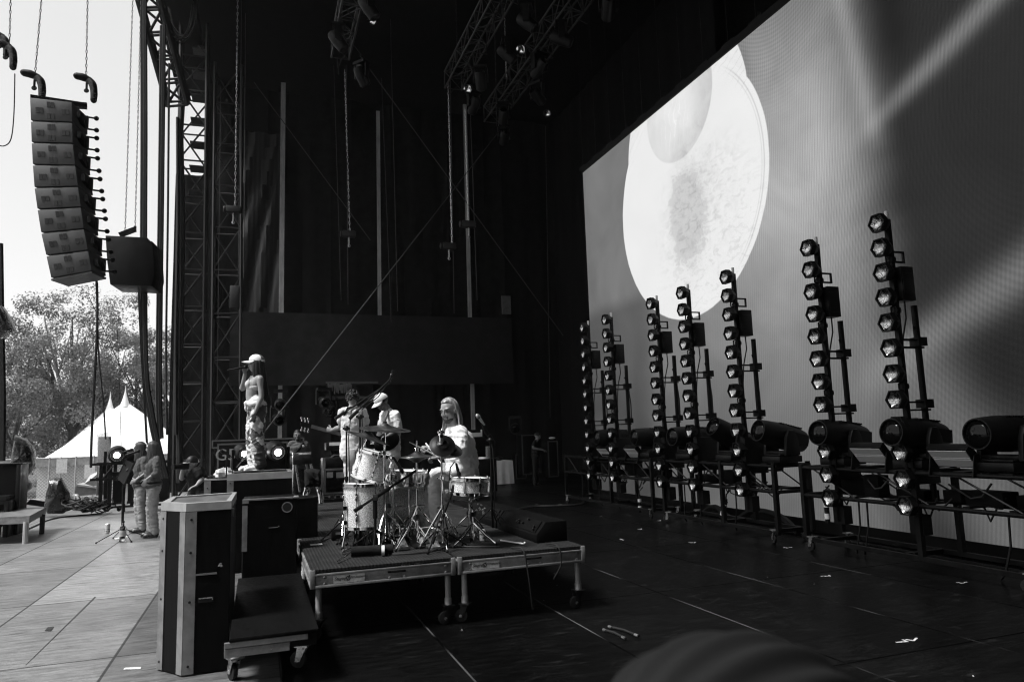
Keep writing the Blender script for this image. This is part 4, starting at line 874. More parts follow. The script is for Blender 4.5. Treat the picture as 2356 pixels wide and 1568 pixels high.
def person(label,j,s=1.,skinc=.35,shirt=None,trousers=None,shoes='shoe_dark',sleeve=1.,fem=False,big=1.,hem=.0,loose=.012,legloose=.016,group='people on the stage',root=None,vox=.008,neckopen=False,collar=True,wr=.010):
    g=lambda k: V(j[k]); P,C,N_,H=g('P'),g('C'),g('N'),g('H'); sd=V(j['side']).normalized(); f=V(j['face']); up=V(j.get('up',(0,0,1)))
    rt=root if root is not None else V((P.x,P.y,min(g('AL').z,g('AR').z)-.07*s))
    t=T('person',label,'person',rt,0,group); m=MB(); W=V(j['W']) if 'W' in j else (P+C)/2; u=(N_-C).normalized(); b=big*s
    tor=[P-(W-P).normalized()*.07*s,P,W,C,N_-u*.055*s,N_-u*.01*s]; 
    tr=[(.150*b,.105*b),(.172*b,.122*b),((.132 if fem else .150)*b,.108*b),(.165*b,.118*b),(.150*s,.088*s),(.075*s,.062*s)]
    tube(m,tor,tr,side=sd,n=22,k=6)
    if fem:
        fw=sd.cross(u); fw=fw if fw.dot(V((f.x,f.y,0)))>0 else -fw
        for y in(-1,1): m.ball(C+fw*.085*s+sd*y*.068*s+u*.01,(.058*s,)*3,nu=14,nv=10)
    hb=H-V(up).normalized()*.085*s-f.normalized()*.015
    tube(m,[N_-u*.03*s,(N_+hb)/2,hb],[.066*s,.056*s if not fem else .048*s,.058*s if not fem else .05*s],n=14)
    B,q=head(m,H,f,up,s)
    arms={}
    for k,th in(('L',1),('R',-1)):
        S_,E_,W_=g('S'+k),g('E'+k),g('W'+k)
        tube(m,[S_,(S_+E_)/2,E_,(E_*.6+W_*.4),W_],[.052*s,.046*s*(1 if not fem else .85),.038*s,.039*s*(1 if not fem else .85),.026*s],n=14)
        tube(m,[N_-u*.05*s,S_],[.06*s,.055*s],n=12); hd,pn,cu=j['h'+k]; hand(m,W_,hd,pn,-th,cu,s)
        A_,Kn,An,To=g('H'+k),g('K'+k),g('A'+k),g('T'+k)
        tube(m,[A_,(A_+Kn)/2,Kn,Kn*.65+An*.35,An],[.088*b,.075*b,.056*s,.056*s,.038*s],n=16)
        tube(m,[An+V((0,0,-.02)),(An+To)/2+V((0,0,-.03*s)),To],[.036*s,.034*s,.028*s],n=10)
    solid('body',m,skin(skinc),t,vox*.8,2)
    body=t.children[-1]; e=MB()
    for y in(-1,1): e.ball(q(.083,y*.031,.004),(.010*s,.016*s,.0065*s),B,10,6)
    e.build('eyes',K['eye'],t,world=True)
    if shirt:
        mt,hemz=shirt; m=MB(); o=loose; hp=P-(W-P).normalized()*(.05+hem)*s
        tube(m,[hp,P+(W-P)*.1,W,C,N_-u*.06*s]+([N_-u*.02*s] if collar else []),[(.176*b+o*1.4,.126*b+o*1.6),(.178*b+o*1.3,.128*b+o*1.5),(.155*b+o*1.4,.114*b+o*1.6),(.172*b+o,.122*b+o),(.158*s+o,.092*s+o)]+([(.085*s,.078*s)] if collar else []),side=sd,n=24,k=6)
        if fem:
            for y in(-1,1): m.ball(C+fw*.085*s+sd*y*.066*s+u*.005,(.066*s,)*3,nu=14,nv=10)
        for k in 'LR':
            S_,E_,W_=g('S'+k),g('E'+k),g('W'+k)
            if sleeve<=1: e1=S_+(E_-S_)*sleeve; pts=[S_,(S_+e1)/2,e1]; rr=[.060*s+o*.6,.056*s+o,.052*s+o*1.3]
            else: e1=E_+(W_-E_)*(sleeve-1); pts=[S_,(S_+E_)/2,E_,e1]; rr=[.060*s+o*.6,.054*s+o,.047*s+o,.040*s+o]
            tube(m,pts,rr,n=16); tube(m,[N_-u*.055*s,S_],[.066*s,.062*s+o*.4],n=12)
        solid('shirt',m,mt,t,vox,2,wr=(wr,9,.8))
    if trousers:
        m=MB(); o=legloose
        tube(m,[P-(W-P).normalized()*.09*s,P,P+(W-P)*.45],[(.150*b+o*.6,.115*b+o*.6),(.174*b+o*.6,.124*b+o*.6),(.158*b+o*.5,.114*b+o*.5)],side=sd,n=22)
        for k in 'LR':
            A_,Kn,An=g('H'+k),g('K'+k),g('A'+k); An2=An+V((0,0,.0))
            tube(m,[A_,(A_+Kn)/2,Kn,Kn*.5+An*.5,An2],[.090*s*(1+(big-1)*.4)+o*.7,.076*s*(1+(big-1)*.4)+o,.060*s+o,.058*s+o*1.2,.050*s+o*1.2],n=18)
        solid('trousers',m,trousers,t,vox,2,wr=(wr*.9,8,1.3))
    for k in 'LR':
        An,To=g('A'+k),g('T'+k); d=(To-An); d.z=0; d.normalize(); zf=min(An.z,To.z)-.055*s; l=V((-d.y,d.x,0)); base=V((An.x,An.y,zf))-d*.05*s; m=MB(); Ls=max(.26*s,(V((To.x,To.y,0))-V((An.x,An.y,0))).length+.09*s)
        tube(m,[base+d*.03*s+V((0,0,.045)),base+d*Ls*.45+V((0,0,.045)),base+d*Ls*.8+V((0,0,.036)),base+d*(Ls-.02)+V((0,0,.030))],[(.040*s,.042*s),(.046*s,.044*s),(.050*s,.034*s),(.040*s,.026*s)],side=l,n=14)
        tube(m,[base+d*.02*s+V((0,0,.05)),base+d*.05*s+V((0,0,.10*s))],[.042*s,.046*s],n=12)
        tube(m,[base+d*.01+V((0,0,.013)),base+d*Ls*.5+V((0,0,.013)),base+d*(Ls-.01)+V((0,0,.013))],[(.044*s,.013),(.050*s,.013),(.044*s,.013)],side=l,n=14)
        solid('shoe',m,K[shoes],t,.008,1)
    return t,B,q
def cap(t,q,B,s,mt,tilt=0.,mesh=None,brim=.09,back=False):
    f=-1 if back else 1; m=MB(); rs=[]
    for i in range(9):
        a=.12+i/8*1.45; rr=math.sin(a); z=.050+.104*math.cos(a)
        rs.append([q(-.012+.118*rr*math.cos(p),.097*rr*math.sin(p),z+.012*math.cos(p)*rr*f*tilt) for p in [2*math.pi*k/26 for k in range(26)]])
    m.rings(rs,True); c=m.build('cap',mt,t,world=True,smooth=60)
    if mesh:
        mm=MB(); rs=[]
        for i in range(6):
            a=.35+i/5*1.0; rr=math.sin(a)*1.012; z=.051+.105*math.cos(a)
            rs.append([q(-.012+.118*rr*math.cos(p),.097*rr*math.sin(p),z) for p in [R(115)+R(130)*k/12 for k in range(13)]])
        n=13; mm.add([p for r in rs for p in r],[(i*n+k,i*n+k+1,(i+1)*n+k+1,(i+1)*n+k) for i in range(5) for k in range(n-1)]); mm.build('mesh_panel',mesh,c,world=True) if False else mm.build('mesh_panel',mesh,t,world=True)
    m=MB(); vs=[];n=15; 
    for dz in(0,-.006):
        for rr in(.0,.5,1.):
            for k in range(n):
                p=-1.25+2.5*k/(n-1); x=.095*math.cos(p)+f*0; y=.094*math.sin(p); ext=brim*rr*math.cos(p*.72)**.8
                vs.append(q(f*(-.012+.118*math.cos(p)+ext),.096*math.sin(p)*(1-.08*rr),.052-.018*rr-.022*rr*(math.sin(p)**2)+dz))
    o=3*n; fs=[]
    for r_ in range(2):
        for k in range(n-1): fs+=[(r_*n+k,r_*n+k+1,(r_+1)*n+k+1,(r_+1)*n+k),(o+r_*n+k,o+(r_+1)*n+k,o+(r_+1)*n+k+1,o+r_*n+k+1)]
    fs+=[(2*n+k,2*n+k+1,o+2*n+k+1,o+2*n+k) for k in range(n-1)]
    MB().add(vs,fs).build('brim',mt,t,world=True,smooth=60)
def D4(P_,y): return PY(P_[0],P_[1],y)
# --- singer on the case
Y=10.62; k=lambda u,v,dy=0.: PY(u,v,Y+dy); dn=V((0,0,-1)); LF=V((-1,0,0))
fz=1.262
J=dict(P=k(590,937),W=k(583,912),C=k(587,886),N=k(591,864),H=k(589,838),face=(-1,-.12,.04),side=(0,-1,0),
 SL=k(598,871,-.17),EL=k(601,913,-.2),WL=k(586,950,-.22),hL=((-.25,0,-1),(-.6,.4,0),.35),
 SR=k(587,872,.17),ER=k(557,894,.22),WR=k(564,858,.12),hR=((-.25,-.25,1),(.6,-.8,.2),1.1),
 HL=k(593,948,-.09),KL=k(592,1013,-.12),AL=k(598,1068,-.12),TL=V((-.30+.0,Y-.14,fz+.05)),HR=k(587,948,.09),KR=k(581,1013,.12),AR=k(585,1066,.13),TR=V((-.36,Y+.12,fz+.05)))
for n_,dx in(('L',-.17),('R',-.17)): a=J['A'+n_]; a.z=fz+.085; J['T'+n_]=V((a.x+dx,a.y+.01,fz+.055))
M=Mat('patchwork_cloth'); n=M.noise(4.2,2,stretch=(1.3,1.3,1.)); n2=M.noise(6.4,2); n3=M.noise(16,3)
M.set('Base Color',(n.sm(.50,.52)*-.9+1.)*(n2.sm(.5,.52).mix(.62,.30))*(n3*.3+.85)+.015); M.set('Roughness',.85); M.bump(M.noise(22,4),.4,.015); K['patch']=M.m
t,B,q=person('singer in a white trucker cap and patchwork trousers standing on the pale rimmed case',J,s=.93,skinc=.23,trousers=K['patch'],shoes='shoe_white',fem=True,legloose=.034,root=V((J['P'].x,Y,fz)),wr=.014)
cap(t,q,B,.93*1.12,cloth(.72,'cap'),1,cloth(.10,'mesh'),brim=.10)
m=strands(B,q,.93,dict(arc=(1.0,5.2),len=.50,down=(.10,0,-1),spread=.03,flare=1.1),n=150,seed=4,r=.008); m.join(skullcap(q,B,.93)); m.build('hair',K['hair_dark'],t,world=True,smooth=80)
m=MB(); C_,P_,W_=J['C'],J['P'],J['W']
for y_ in(-1,1): m.ball(C_+V((-.078,y_*.063,.012)),(.060,.062,.060),nu=14,nv=10)
m.path([C_+V((-.10,-.06,.06)),C_+V((-.06,-.09,.12)),J['N']+V((.0,-.07,-.005))],.008,6).path([C_+V((-.10,.06,.06)),C_+V((-.06,.09,.12)),J['N']+V((0,.07,-.005))],.008,6)
tube(m,[C_+V((0,0,-.045)),C_+V((0,0,-.025))],[(.158,.112)]*2,side=(0,1,0),n=24); solid('top',m,cloth(.45,'lace',.4),t,.008,1)
m=MB(); tube(m,[P_+V((-.0,0,.045)),P_+V((-.0,0,.10)),P_+V((-.005,0,.125))],[(.185,.145),(.168,.132),(.155,.12)],side=(0,1,0),n=24); m.ball(P_+V((-.13,-.05,.06)),(.04,.05,.035)).ball(P_+V((-.14,-.06,.0)),(.02,.03,.06)); solid('waist_shirt',m,cloth(.66,'tied'),t,.008,1,wr=(.008,10,1.2))
mt=T('microphone','black microphone in the raised hand of the singer in the cap','microphone',k(571,843,.05)); a=k(572,843,.05); bb=k(529,851,.05); mic(mt,(0,0,0),bb-a,.28,K['plastic'],.027)
# --- drummer
Y=7.55; k=lambda u,v,dy=0.: PY(u,v,Y+dy)
J=dict(P=k(1061,1090),W=k(1062,1062),C=k(1054,1018),N=k(1043,984),H=k(1033,944),face=(-.80,-.62,-.20),up=(-.12,0,1),side=(.12,-1,0),
 SL=k(1060,994,-.20),EL=k(1058,1040,-.28),WL=k(1012,1050,-.26),hL=((-1,.05,-.05),(0,.3,-1),.95),
 SR=k(1030,993,.20),ER=k(1012,1038,.14),WR=k(992,1028,-.03),hR=((-1,-.15,.05),(.1,.2,-1),1.0),
 HL=k(1052,1093,-.10),KL=k(1002,1112,-.22),AL=k(1006,1210,-.20),TL=k(984,1232,-.22),HR=k(1052,1091,.10),KR=k(997,1098,.16),AR=k(985,1196,.24),TR=k(958,1215,.24))
for n_ in 'LR': J['A'+n_].z=DZ+.09; J['T'+n_].z=DZ+.06
t,B,q=person('drummer with long fair hair and beard in loose white clothes, eyes lowered',J,s=1.06,skinc=.24,shirt=(cloth(.62,'linen'),0),trousers=cloth(.55,'cotton'),shoes='shoe_white',sleeve=.95,big=1.14,loose=.024,legloose=.012,hem=.06,wr=.015,root=V((J['P'].x,Y,DZ)))
sB=1.06
m=strands(B,q,sB,dict(arc=(1.45,4.83),len=.23,down=(-.02,-.0,-1),spread=.03,flare=1.05),n=120,seed=9,r=.0055); m.join(skullcap(q,B,sB,front=.085)); m.build('hair',K['hair_blond'],t,world=True,smooth=80)
m=MB(); m.ball(q(.052,0,-.098),(.036*sB,.040*sB,.026*sB),B,14,9).ball(q(.030,0,-.090),(.045*sB,.052*sB,.028*sB),B,14,9).ball(q(.094,0,-.048),(.012*sB,.027*sB,.006*sB),B,10,6)
for y_ in(-1,1): m.ball(q(.084,y_*.026,-.062),(.012*sB,.008*sB,.02*sB),B,8,6).ball(q(.088,y_*.031,.026),(.008*sB,.022*sB,.005*sB),B,8,6)
solid('beard',m,cloth(.075,'beard',.3),t,.006,1,wr=(.004,60,1)) 
for (u0,v0,dy0,u1,v1,dy1,l) in((1000,1046,-.26,953,1022,-.30,'light drumstick in the lower hand of the drummer'),(988,1030,-.08,1014,1064,-.34,'light drumstick in the upper hand of the drummer')):
    a,b_=k(u0,v0,dy0),k(u1,v1,dy1); d=(b_-a).normalized(); one('drumstick',MB().cyl(a-d*.10,a+d*.22,.008,.007,n=8).cyl(a+d*.22,a+d*.30,.007,.004,n=8).ball(a+d*.305,(.006,.006,.006),nu=8,nv=6),K['white'],l,'drumstick','drumsticks in the hands of the drummer')
# --- guitarist seen from behind
Y=10.95; k=lambda u,v,dy=0.: PY(u,v,Y+dy)
J=dict(P=k(812,1033),W=k(812,1005),C=k(812,965),N=k(812,937),H=k(811,918,.03),face=(-.1,1,-.12),side=(-1,0,0),
 SL=k(788,946),EL=k(783,982,.06),WL=k(764,989,.20),hL=((-.7,.55,.12),(.6,.7,.1),1.0),SR=k(836,947),ER=k(843,985,.03),WR=k(825,1000,.24),hR=((-.7,.2,-.4),(0,-1,0),.7),
 HL=k(804,1042),KL=k(804,1108,.03),AL=k(803,1165),TL=k(800,1170,.16),HR=k(821,1042),KR=k(822,1108,.03),AR=k(824,1165),TR=k(827,1170,.16))
for n_ in 'LR': J['A'+n_].z=DZ+.09; J['T'+n_].z=DZ+.06
t,B,q=person('guitarist in white seen from behind, dark hair, left hand on the guitar neck',J,s=1.0,skinc=.22,shirt=(cloth(.60,'tee'),0),trousers=cloth(.58,'jeans'),sleeve=.62,loose=.012,legloose=.012,hem=.05,wr=.012)
m=skullcap(q,B,1.,front=.0); rn=random.Random(2)
for i in range(120):
    a,z=rn.uniform(0,6.28),rn.uniform(-.03,.13); rr=math.sqrt(max(.05,1-((z-.03)/.11)**2)); c_=q(-.014+.112*rr*math.cos(a) if math.cos(a)<.3 else .03,.09*rr*math.sin(a),z); m.ball(c_,(.018,.018,.018),nu=7,nv=5)
m.build('hair',K['hair_dark'],t,world=True,smooth=80)
MB().obox(k(806,1052,-.17),(.13,.02,.24)).build('back_pocket_cloth',cloth(.6,'towel'),t,world=True,bevel=.008)
gt=T('electric_guitar','dark electric guitar held by the guitarist in white, headstock at left','guitar',k(812,1003,.28)); a=k(716,980,.30); b_=k(772,993,.28); d=(b_-a).normalized(); bd_=k(822,1008,.26); x_,y_,z_=frame(d,(0,1,0)); MM=MX((d,V((0,1,0)),d.cross(V((0,1,0))))).transposed()
m=MB().ball(bd_,(.22,.025,.155),MM,24,8).ball(bd_-d*.13,(.13,.022,.115),MM,20,8); m.build('body',K['black'],gt,world=True)
MB().bar(a,bd_-d*.1,.05,.026,(0,1,0)).build('neck',K['gearneck'],gt,world=True)
h=MB().prism([a+z_*0+V((0,0,.03)),a-d*.02+V((0,0,.045)),a-d*.15+V((0,0,.045)),a-d*.165,a-d*.15-V((0,0,.04)),a-d*.02-V((0,0,.04)),a-V((0,0,.025))],(0,.018,0)).build('headstock',K['black'],gt,world=True)
m=MB()
for i in range(3):
    for s_ in(-1,1): c_=a-d*(.045+.05*i); m.cyl(c_+V((0,0,s_*.04)),c_+V((0,0,s_*.085)),.008,n=6).ball(c_+V((0,0,s_*.09)),(.018,.012,.022),nu=8,nv=6)
m.build('tuner',K['chrome'],h,world=True)
one('guitar_strap',MB().path([k(786,1003,.2),k(790,960,-.05),k(800,938,-.12),k(815,934,-.05),k(830,944,.15)],.016,6),K['fabric_black'],'dark strap across the back of the guitarist in white','strap')
# --- musician in a white cap, head bowed
J=dict(P=k(897,1035),W=k(899,1005),C=k(898,968),N=k(893,944),H=k(879,926,-.03),face=(-.85,-.40,-.62),up=(-.55,-.2,.8),side=(.35,-.94,0),
 SL=k(910,953,-.12),EL=k(915,990,-.15),WL=k(893,1002,-.26),hL=((-.9,.2,-.2),(0,0,-1),.6),SR=k(884,953,.12),ER=k(877,990,.1),WR=k(868,1004,-.05),hR=((-.9,0,-.3),(0,0,-1),.6),
 HL=k(900,1045,-.08),KL=k(902,1108,-.1),AL=k(903,1165,-.1),TL=k(890,1170,-.14),HR=k(890,1045,.08),KR=k(887,1108,.08),AR=k(886,1165,.08),TR=k(872,1170,.05))
for n_ in 'LR': J['A'+n_].z=DZ+.09; J['T'+n_].z=DZ+.06
t,B,q=person('musician in a white cap with his head bowed, white shirt and grey strap',J,s=1.0,skinc=.14,shirt=(cloth(.60,'tee'),0),trousers=cloth(.5,'jeans'),sleeve=.98,loose=.016,legloose=.014,hem=.05,wr=.012)
m=skullcap(q,B,1.,front=.05); m.build('hair',K['hair_dark'],t,world=True,smooth=80); cap(t,q,B,1.08,cloth(.68,'cap'),1,None,brim=.085)
tube_=MB(); tube_.path([k(893,945,-.10),k(888,960,-.19),k(882,975,-.17),k(876,1000,-.12)],.02,6); tube_.build('strap',cloth(.12,'strap'),t,world=True)
gt=T('bass_guitar','dark bass guitar of the musician in the white cap, mostly behind cymbals','bass guitar',k(880,1010,-.2)); m=MB().ball(k(890,1015,-.22),(.2,.03,.14),MX.Rotation(R(-20),3,'Y'),20,8); m.build('body',K['black'],gt,world=True); MB().bar(k(890,1013,-.22),k(845,995,-.3),.05,.025).build('neck',K['black'],gt,world=True)
# --- man in a dark shirt behind the steel guitar
Y=16.2; k=lambda u,v,dy=0.: PY(u,v,Y+dy)
J=dict(P=k(687,1062),W=k(687,1050),C=k(687,1030),N=k(686,1015),H=k(685,1002),face=(-.1,-1,.12),side=(1,0,0),
 SL=k(702,1020),EL=k(708,1040),WL=k(705,1052,-.2),hL=((-.2,-.6,-.5),(0,0,-1),.6),SR=k(671,1020),ER=k(665,1038),WR=k(676,1044,-.22),hR=((.5,-.5,.1),(0,0,-1),.7),
 HL=k(692,1068),KL=k(693,1102),AL=k(694,1135),TL=k(694,1140,-.15),HR=k(681,1068),KR=k(680,1102),AR=k(680,1135),TR=k(679,1140,-.15))
for n_ in 'LR': J['A'+n_].z=.09; J['K'+n_].z=.52; J['T'+n_].z=.06
t,B,q=person('bearded man in a grey work shirt facing us behind the pedal steel guitar',J,s=1.04,skinc=.10,shirt=(cloth(.075,'work'),0),trousers=cloth(.03,'work'),sleeve=1.2,loose=.024,big=1.15)
m=skullcap(q,B,1.04,front=.07); m.ball(q(.05,0,-.09),(.035,.04,.03),B,10,7); m.build('hair',K['hair_dark'],t,world=True)
MB().ball(k(697,1026,-.16),(.035,.006,.028),nu=12,nv=6).build('badge',cloth(.5,'badge'),t,world=True); MB().path([k(698,1018,-.10),k(690,1030,-.18),k(680,1042,-.17)],.025,6).build('strap',K['fabric_black'],t,world=True)
# --- crouching photographer
Y=13.2; k=lambda u,v,dy=0.: PY(u,v,Y+dy)
J=dict(P=k(458,1118,.2),W=k(455,1104,.1),C=k(450,1088),N=k(446,1075),H=k(441,1066,-.04),face=(-.72,-.62,-.05),side=(.55,-.8,0),
 SL=k(454,1083,-.12),EL=k(465,1102,-.15),WL=k(452,1116,-.28),hL=((-.8,-.2,-.3),(0,0,-1),.3),SR=k(436,1082,.1),ER=k(418,1100,0),WR=k(420,1078,-.12),hR=((.3,-.2,.9),(.5,.5,0),.9),
 HL=k(464,1122,.1),KL=k(463,1130,-.3),AL=k(466,1165,-.05),TL=k(452,1170,-.2),HR=k(452,1122,.25),KR=k(430,1128,-.1),AR=k(446,1165,.2),TR=k(430,1170,.1))
for n_ in 'LR': J['A'+n_].z=.09; J['T'+n_].z=.06; 
J['KL'].z=.62; J['KR'].z=.6; J['P'].z=.72
t,B,q=person('photographer crouching in dark clothes with a camera raised to the face',J,s=.98,skinc=.25,shirt=(cloth(.012,'darktee'),0),trousers=cloth(.014,'darkpants'),sleeve=.55,loose=.02,collar=True)
m=skullcap(q,B,.98,front=.02); m.build('hair',K['hair_dark'],t,world=True); 
ct=T('camera','dark camera held to the face of the crouching photographer','camera',k(423,1072,-.18)); c_=k(424,1072,-.16); MB().obox(c_,(.13,.07,.10),MX.Rotation(R(30),3,'Z')).build('body',K['black'],ct,world=True,bevel=.01); MB().cyl(c_,c_+V((-.13,-.11,0)),.04,n=16).cyl(c_+V((-.12,-.10,0)),c_+V((-.16,-.135,0)),.045,n=16).build('lens_barrel',K['black'],ct,world=True)
# --- two backing singers sharing the left microphone
Y=14.8; k=lambda u,v,dy=0.: PY(u,v,Y+dy)
def ladies(Y,o,lab,hair,wl,wr_,sl=1.35,glass=False,seed=1,raised=False):
    k=lambda u,v,dy=0.: PY(u+o,v,Y+dy); fz=0.
    J=dict(P=k(353,1115),W=k(351,1100),C=k(352,1075),N=k(355,1050),H=k(350,1030,0),face=(-1,-.05,-.02),side=(0,-1,0),
     SL=k(361,1056,-.17),EL=wl[0](k),WL=wl[1](k),hL=wl[2],SR=k(352,1056,.17),ER=wr_[0](k),WR=wr_[1](k),hR=wr_[2],
     HL=k(354,1124,-.09),KL=k(353,1172,-.10),AL=k(357,1222,-.10),TL=k(340,1232,-.10),HR=k(351,1124,.09),KR=k(346,1172,.10),AR=k(352,1222,.10),TR=k(336,1232,.10))
    for n_ in 'LR': a=J['A'+n_]; a.z=.09; J['T'+n_]=V((a.x-.16,a.y,.06)); J['K'+n_].z=.47
    t,B,q=person(lab,J,s=.97,skinc=.27,shirt=(cloth(.095,'denim',.25),0),trousers=cloth(.27,'wash',.25),fem=True,sleeve=sl,loose=.013,legloose=.014,hem=-.05,big=1.05,wr=.012)
    m=strands(B,q,.97,dict(arc=(.75,5.5),len=.32,down=(.04,0,-1),spread=.05,flare=1.12),n=150,seed=seed,r=.008); m.join(skullcap(q,B,.97)); m.build('hair',K[hair],t,world=True,smooth=80)
    P_=J['P']; m=MB(); tube(m,[P_+V((0,0,.03)),P_+V((0,0,.065))],[(.2,.148)]*2,side=(0,1,0),n=24,k=1,cap=False); m.build('belt',K['black'],t,world=True)
    if glass:
        m=MB()
        for y_ in(-1,1): m.path([q(.092,y_*.033+.024*math.cos(a),.004+.02*math.sin(a)) for a in [2*math.pi*i/12 for i in range(12)]],.0035,5,closed=True).path([q(.088,y_*.056,.008),q(.0,y_*.084,.008)],.003,5)
        m.build('glasses',K['black'],t,world=True)
    return J
ladies(14.8,0,'backing singer nearest the tall case, long brown hair over a denim shirt','hair_brown',(lambda k:k(360,1087,-.22),lambda k:k(338,1102,-.24),((-.5,0,-.85),(.3,1,0),.25)),(lambda k:k(340,1085,.22),lambda k:k(325,1095,.1),((-.8,0,-.5),(0,0,-1),.4)),seed=5)
ladies(15.75,-29,'backing singer in glasses behind the other one, mouth at the microphone','hair_brown',(lambda k:k(362,1085,-.2),lambda k:k(342,1104,-.17),((-.9,.2,-.3),(.6,.6,0),.25)),(lambda k:k(352,1080,.2),lambda k:k(326,1072,.10),((-.8,-.3,.3),(0,0,-1),.8)),glass=True,seed=6)
# --- stagehand in black far at the back
Y=21.5; k=lambda u,v,dy=0.: PY(u,v,Y+dy)
J=dict(P=k(1232,1052),W=k(1232,1042),C=k(1232,1027),N=k(1234,1013),H=k(1237,1003),face=(.9,-.3,-.25),side=(-.3,-1,0),
 SL=k(1230,1018,-.15),EL=k(1227,1030,-.2),WL=k(1246,1034,-.25),hL=((1,0,-.3),(0,0,-1),.5),SR=k(1237,1017,.15),ER=k(1240,1030,.15),WR=k(1250,1034,.1),hR=((1,0,-.3),(0,0,-1),.5),
 HL=k(1231,1058,-.09),KL=k(1231,1080,-.09),AL=k(1230,1100,-.09),TL=k(1240,1104,-.09),HR=k(1234,1058,.09),KR=k(1234,1080,.09),AR=k(1234,1100,.09),TR=k(1243,1104,.09))
for n_ in 'LR': J['A'+n_].z=.09; J['T'+n_].z=.06; J['K'+n_].z=.5; J['H'+n_].z=.92
J['P'].z=.98
t,B,q=person('stagehand in black leaning over a rack in front of the dark drape',J,s=.98,skinc=.22,shirt=(cloth(.012,'darktee'),0),trousers=cloth(.014,'darkpants'),sleeve=.5,vox=.01)
m=skullcap(q,B,.98,front=.05); m.build('hair',K['hair_dark'],t,world=True)
# ------------------------------------------------------------------ beyond the stage: trees, marquee, fence
M=Mat('leaf'); n=M.noise(.35,3); n2=M.noise(3.,2); M.set('Base Color',(n*.5+n2*.5).sm(.3,.7).mix(.09,.21)); M.set('Roughness',.55); M.set('Specular IOR Level',.35)
tr=M.t.nodes.new('ShaderNodeBsdfTranslucent'); tr.inputs[0].default_value=(.20,.20,.20,1); mx=M.t.nodes.new('ShaderNodeMixShader'); mx.inputs[0].default_value=.25
M.t.links.new(M.b.outputs[0],mx.inputs[1]); M.t.links.new(tr.outputs[0],mx.inputs[2]); M.t.links.new(mx.outputs[0],M.t.nodes['Material Output'].inputs[0]); K['leaf']=M.m
K['bark']=mat('bark',.07,.9,nz=(3,.4),stretch=(3,3,.5),bump=(9,.5,.05))
GZ=-1.6
def tree(label,base,H,crown,seed,ncl=150,leaf=.30,per=70,group='trees beyond the stage'):
    rn=random.Random(seed); b=V(base); t=T('tree',label,'tree',b,0,group); m=MB(); tips=[]
    zc,rx,rz=crown; top=b+V((rn.uniform(-.4,.4),rn.uniform(-.4,.4),H*.93))
    sp=b+V((rn.uniform(-.3,.3),0,H*.30)); m.path([b,b+(sp-b)*.5+V((.08,0,0)),sp],[H*.026,H*.022,H*.019],9)
    for k in range(9):
        a=2*math.pi*k/9+rn.uniform(-.3,.3); el=rn.uniform(.35,1.3); L=H*rn.uniform(.28,.5)
        d=V((math.cos(a)*math.cos(el),math.sin(a)*math.cos(el),math.sin(el))); s0=b+(sp-b)*rn.uniform(.85,1.0); p1=s0+d*L*.5+V((0,0,L*.06)); p2=s0+d*L+V((0,0,L*.18))
        m.path([s0,p1,p2],[H*.012,H*.008,H*.003],7); tips.append(p2)
        for q in range(3):
            e=(d+V((rn.uniform(-.7,.7),rn.uniform(-.7,.7),rn.uniform(-.2,.6)))).normalized(); p3=p1+e*L*.5; m.path([p1,p1+e*L*.25+V((0,0,.1)),p3],[H*.005,H*.004,H*.0015],5); tips.append(p3)
    m.build('trunk',K['bark'],t,world=True)
    cl=[]
    while len(cl)<ncl:
        p=V((rn.uniform(-1,1),rn.uniform(-1,1),rn.uniform(-1,1)))
        if not .35<p.length<1: continue
        f=1+.22*NZ.noise(p*2.2+V((seed*3.1,0,0))); q=V((p.x*rx*f,p.y*rx*f,p.z*rz*f))
        if NZ.noise(p*2.6+V((0,seed*1.7,0)))<-.10: continue
        cl.append(b+V((0,0,zc))+q)
    rg=np.random.default_rng(seed); cen=V(b)+V((0,0,zc)); A=[];
    for c in cl:
        r=rn.uniform(.55,1.2)*rx*.17; k=int(per*rn.uniform(.6,1.3)*(r/(rx*.17))**2); g=rg.normal(size=(k,3))*(1,1,.66); g/=np.maximum(1,np.linalg.norm(g,axis=1)/1.5)[:,None]
        oc=np.array((c-cen).normalized()); nr=g*.6+rg.normal(size=(k,3))*.40+(0,0,.45)+oc*.25; A.append(np.c_[np.array(c)+g*r*.62,nr])
    A=np.concatenate(A); p=A[:,:3]; nr=A[:,3:]/np.linalg.norm(A[:,3:],axis=1)[:,None]; x=np.cross(nr,rg.normal(size=nr.shape)); x/=np.linalg.norm(x,axis=1)[:,None]; y=np.cross(nr,x); s_=(leaf*rg.uniform(.55,1.2,len(p)))[:,None]
    vs=np.stack([p-x*s_*.5,p+y*s_*.33,p+x*s_*.6-nr*s_*.12,p-y*s_*.33],1).reshape(-1,3)-np.array(b); n4=len(p)
    me=bpy.data.meshes.new('crown'); me.vertices.add(n4*4); me.vertices.foreach_set('co',vs.astype(np.float32).ravel()); me.loops.add(n4*4); me.loops.foreach_set('vertex_index',np.arange(n4*4,dtype=np.int32)); me.polygons.add(n4); me.polygons.foreach_set('loop_start',np.arange(0,n4*4,4,dtype=np.int32)); me.update(calc_edges=True); me.validate(); me.materials.append(K['leaf'])
    o=bpy.data.objects.new('crown',me); COL.objects.link(o); o.parent=t
    return t
def gpt(u,y): p=PY(u,1000,y); return (p.x,y,GZ)
tree('broad leafy tree with a forked trunk behind the marquee, tallest',gpt(168,66),16.6,(10.2,6.6,6.4),3,120,.20,300)
tree('dense rounded tree behind the marquee peak, right of the tallest',gpt(318,70),15.6,(9.4,5.8,6.4),8,105,.20,300)
tree('darker tree at the left frame edge behind the fence',gpt(20,60),12.5,(7.2,6.0,5.4),11,95,.2,280)
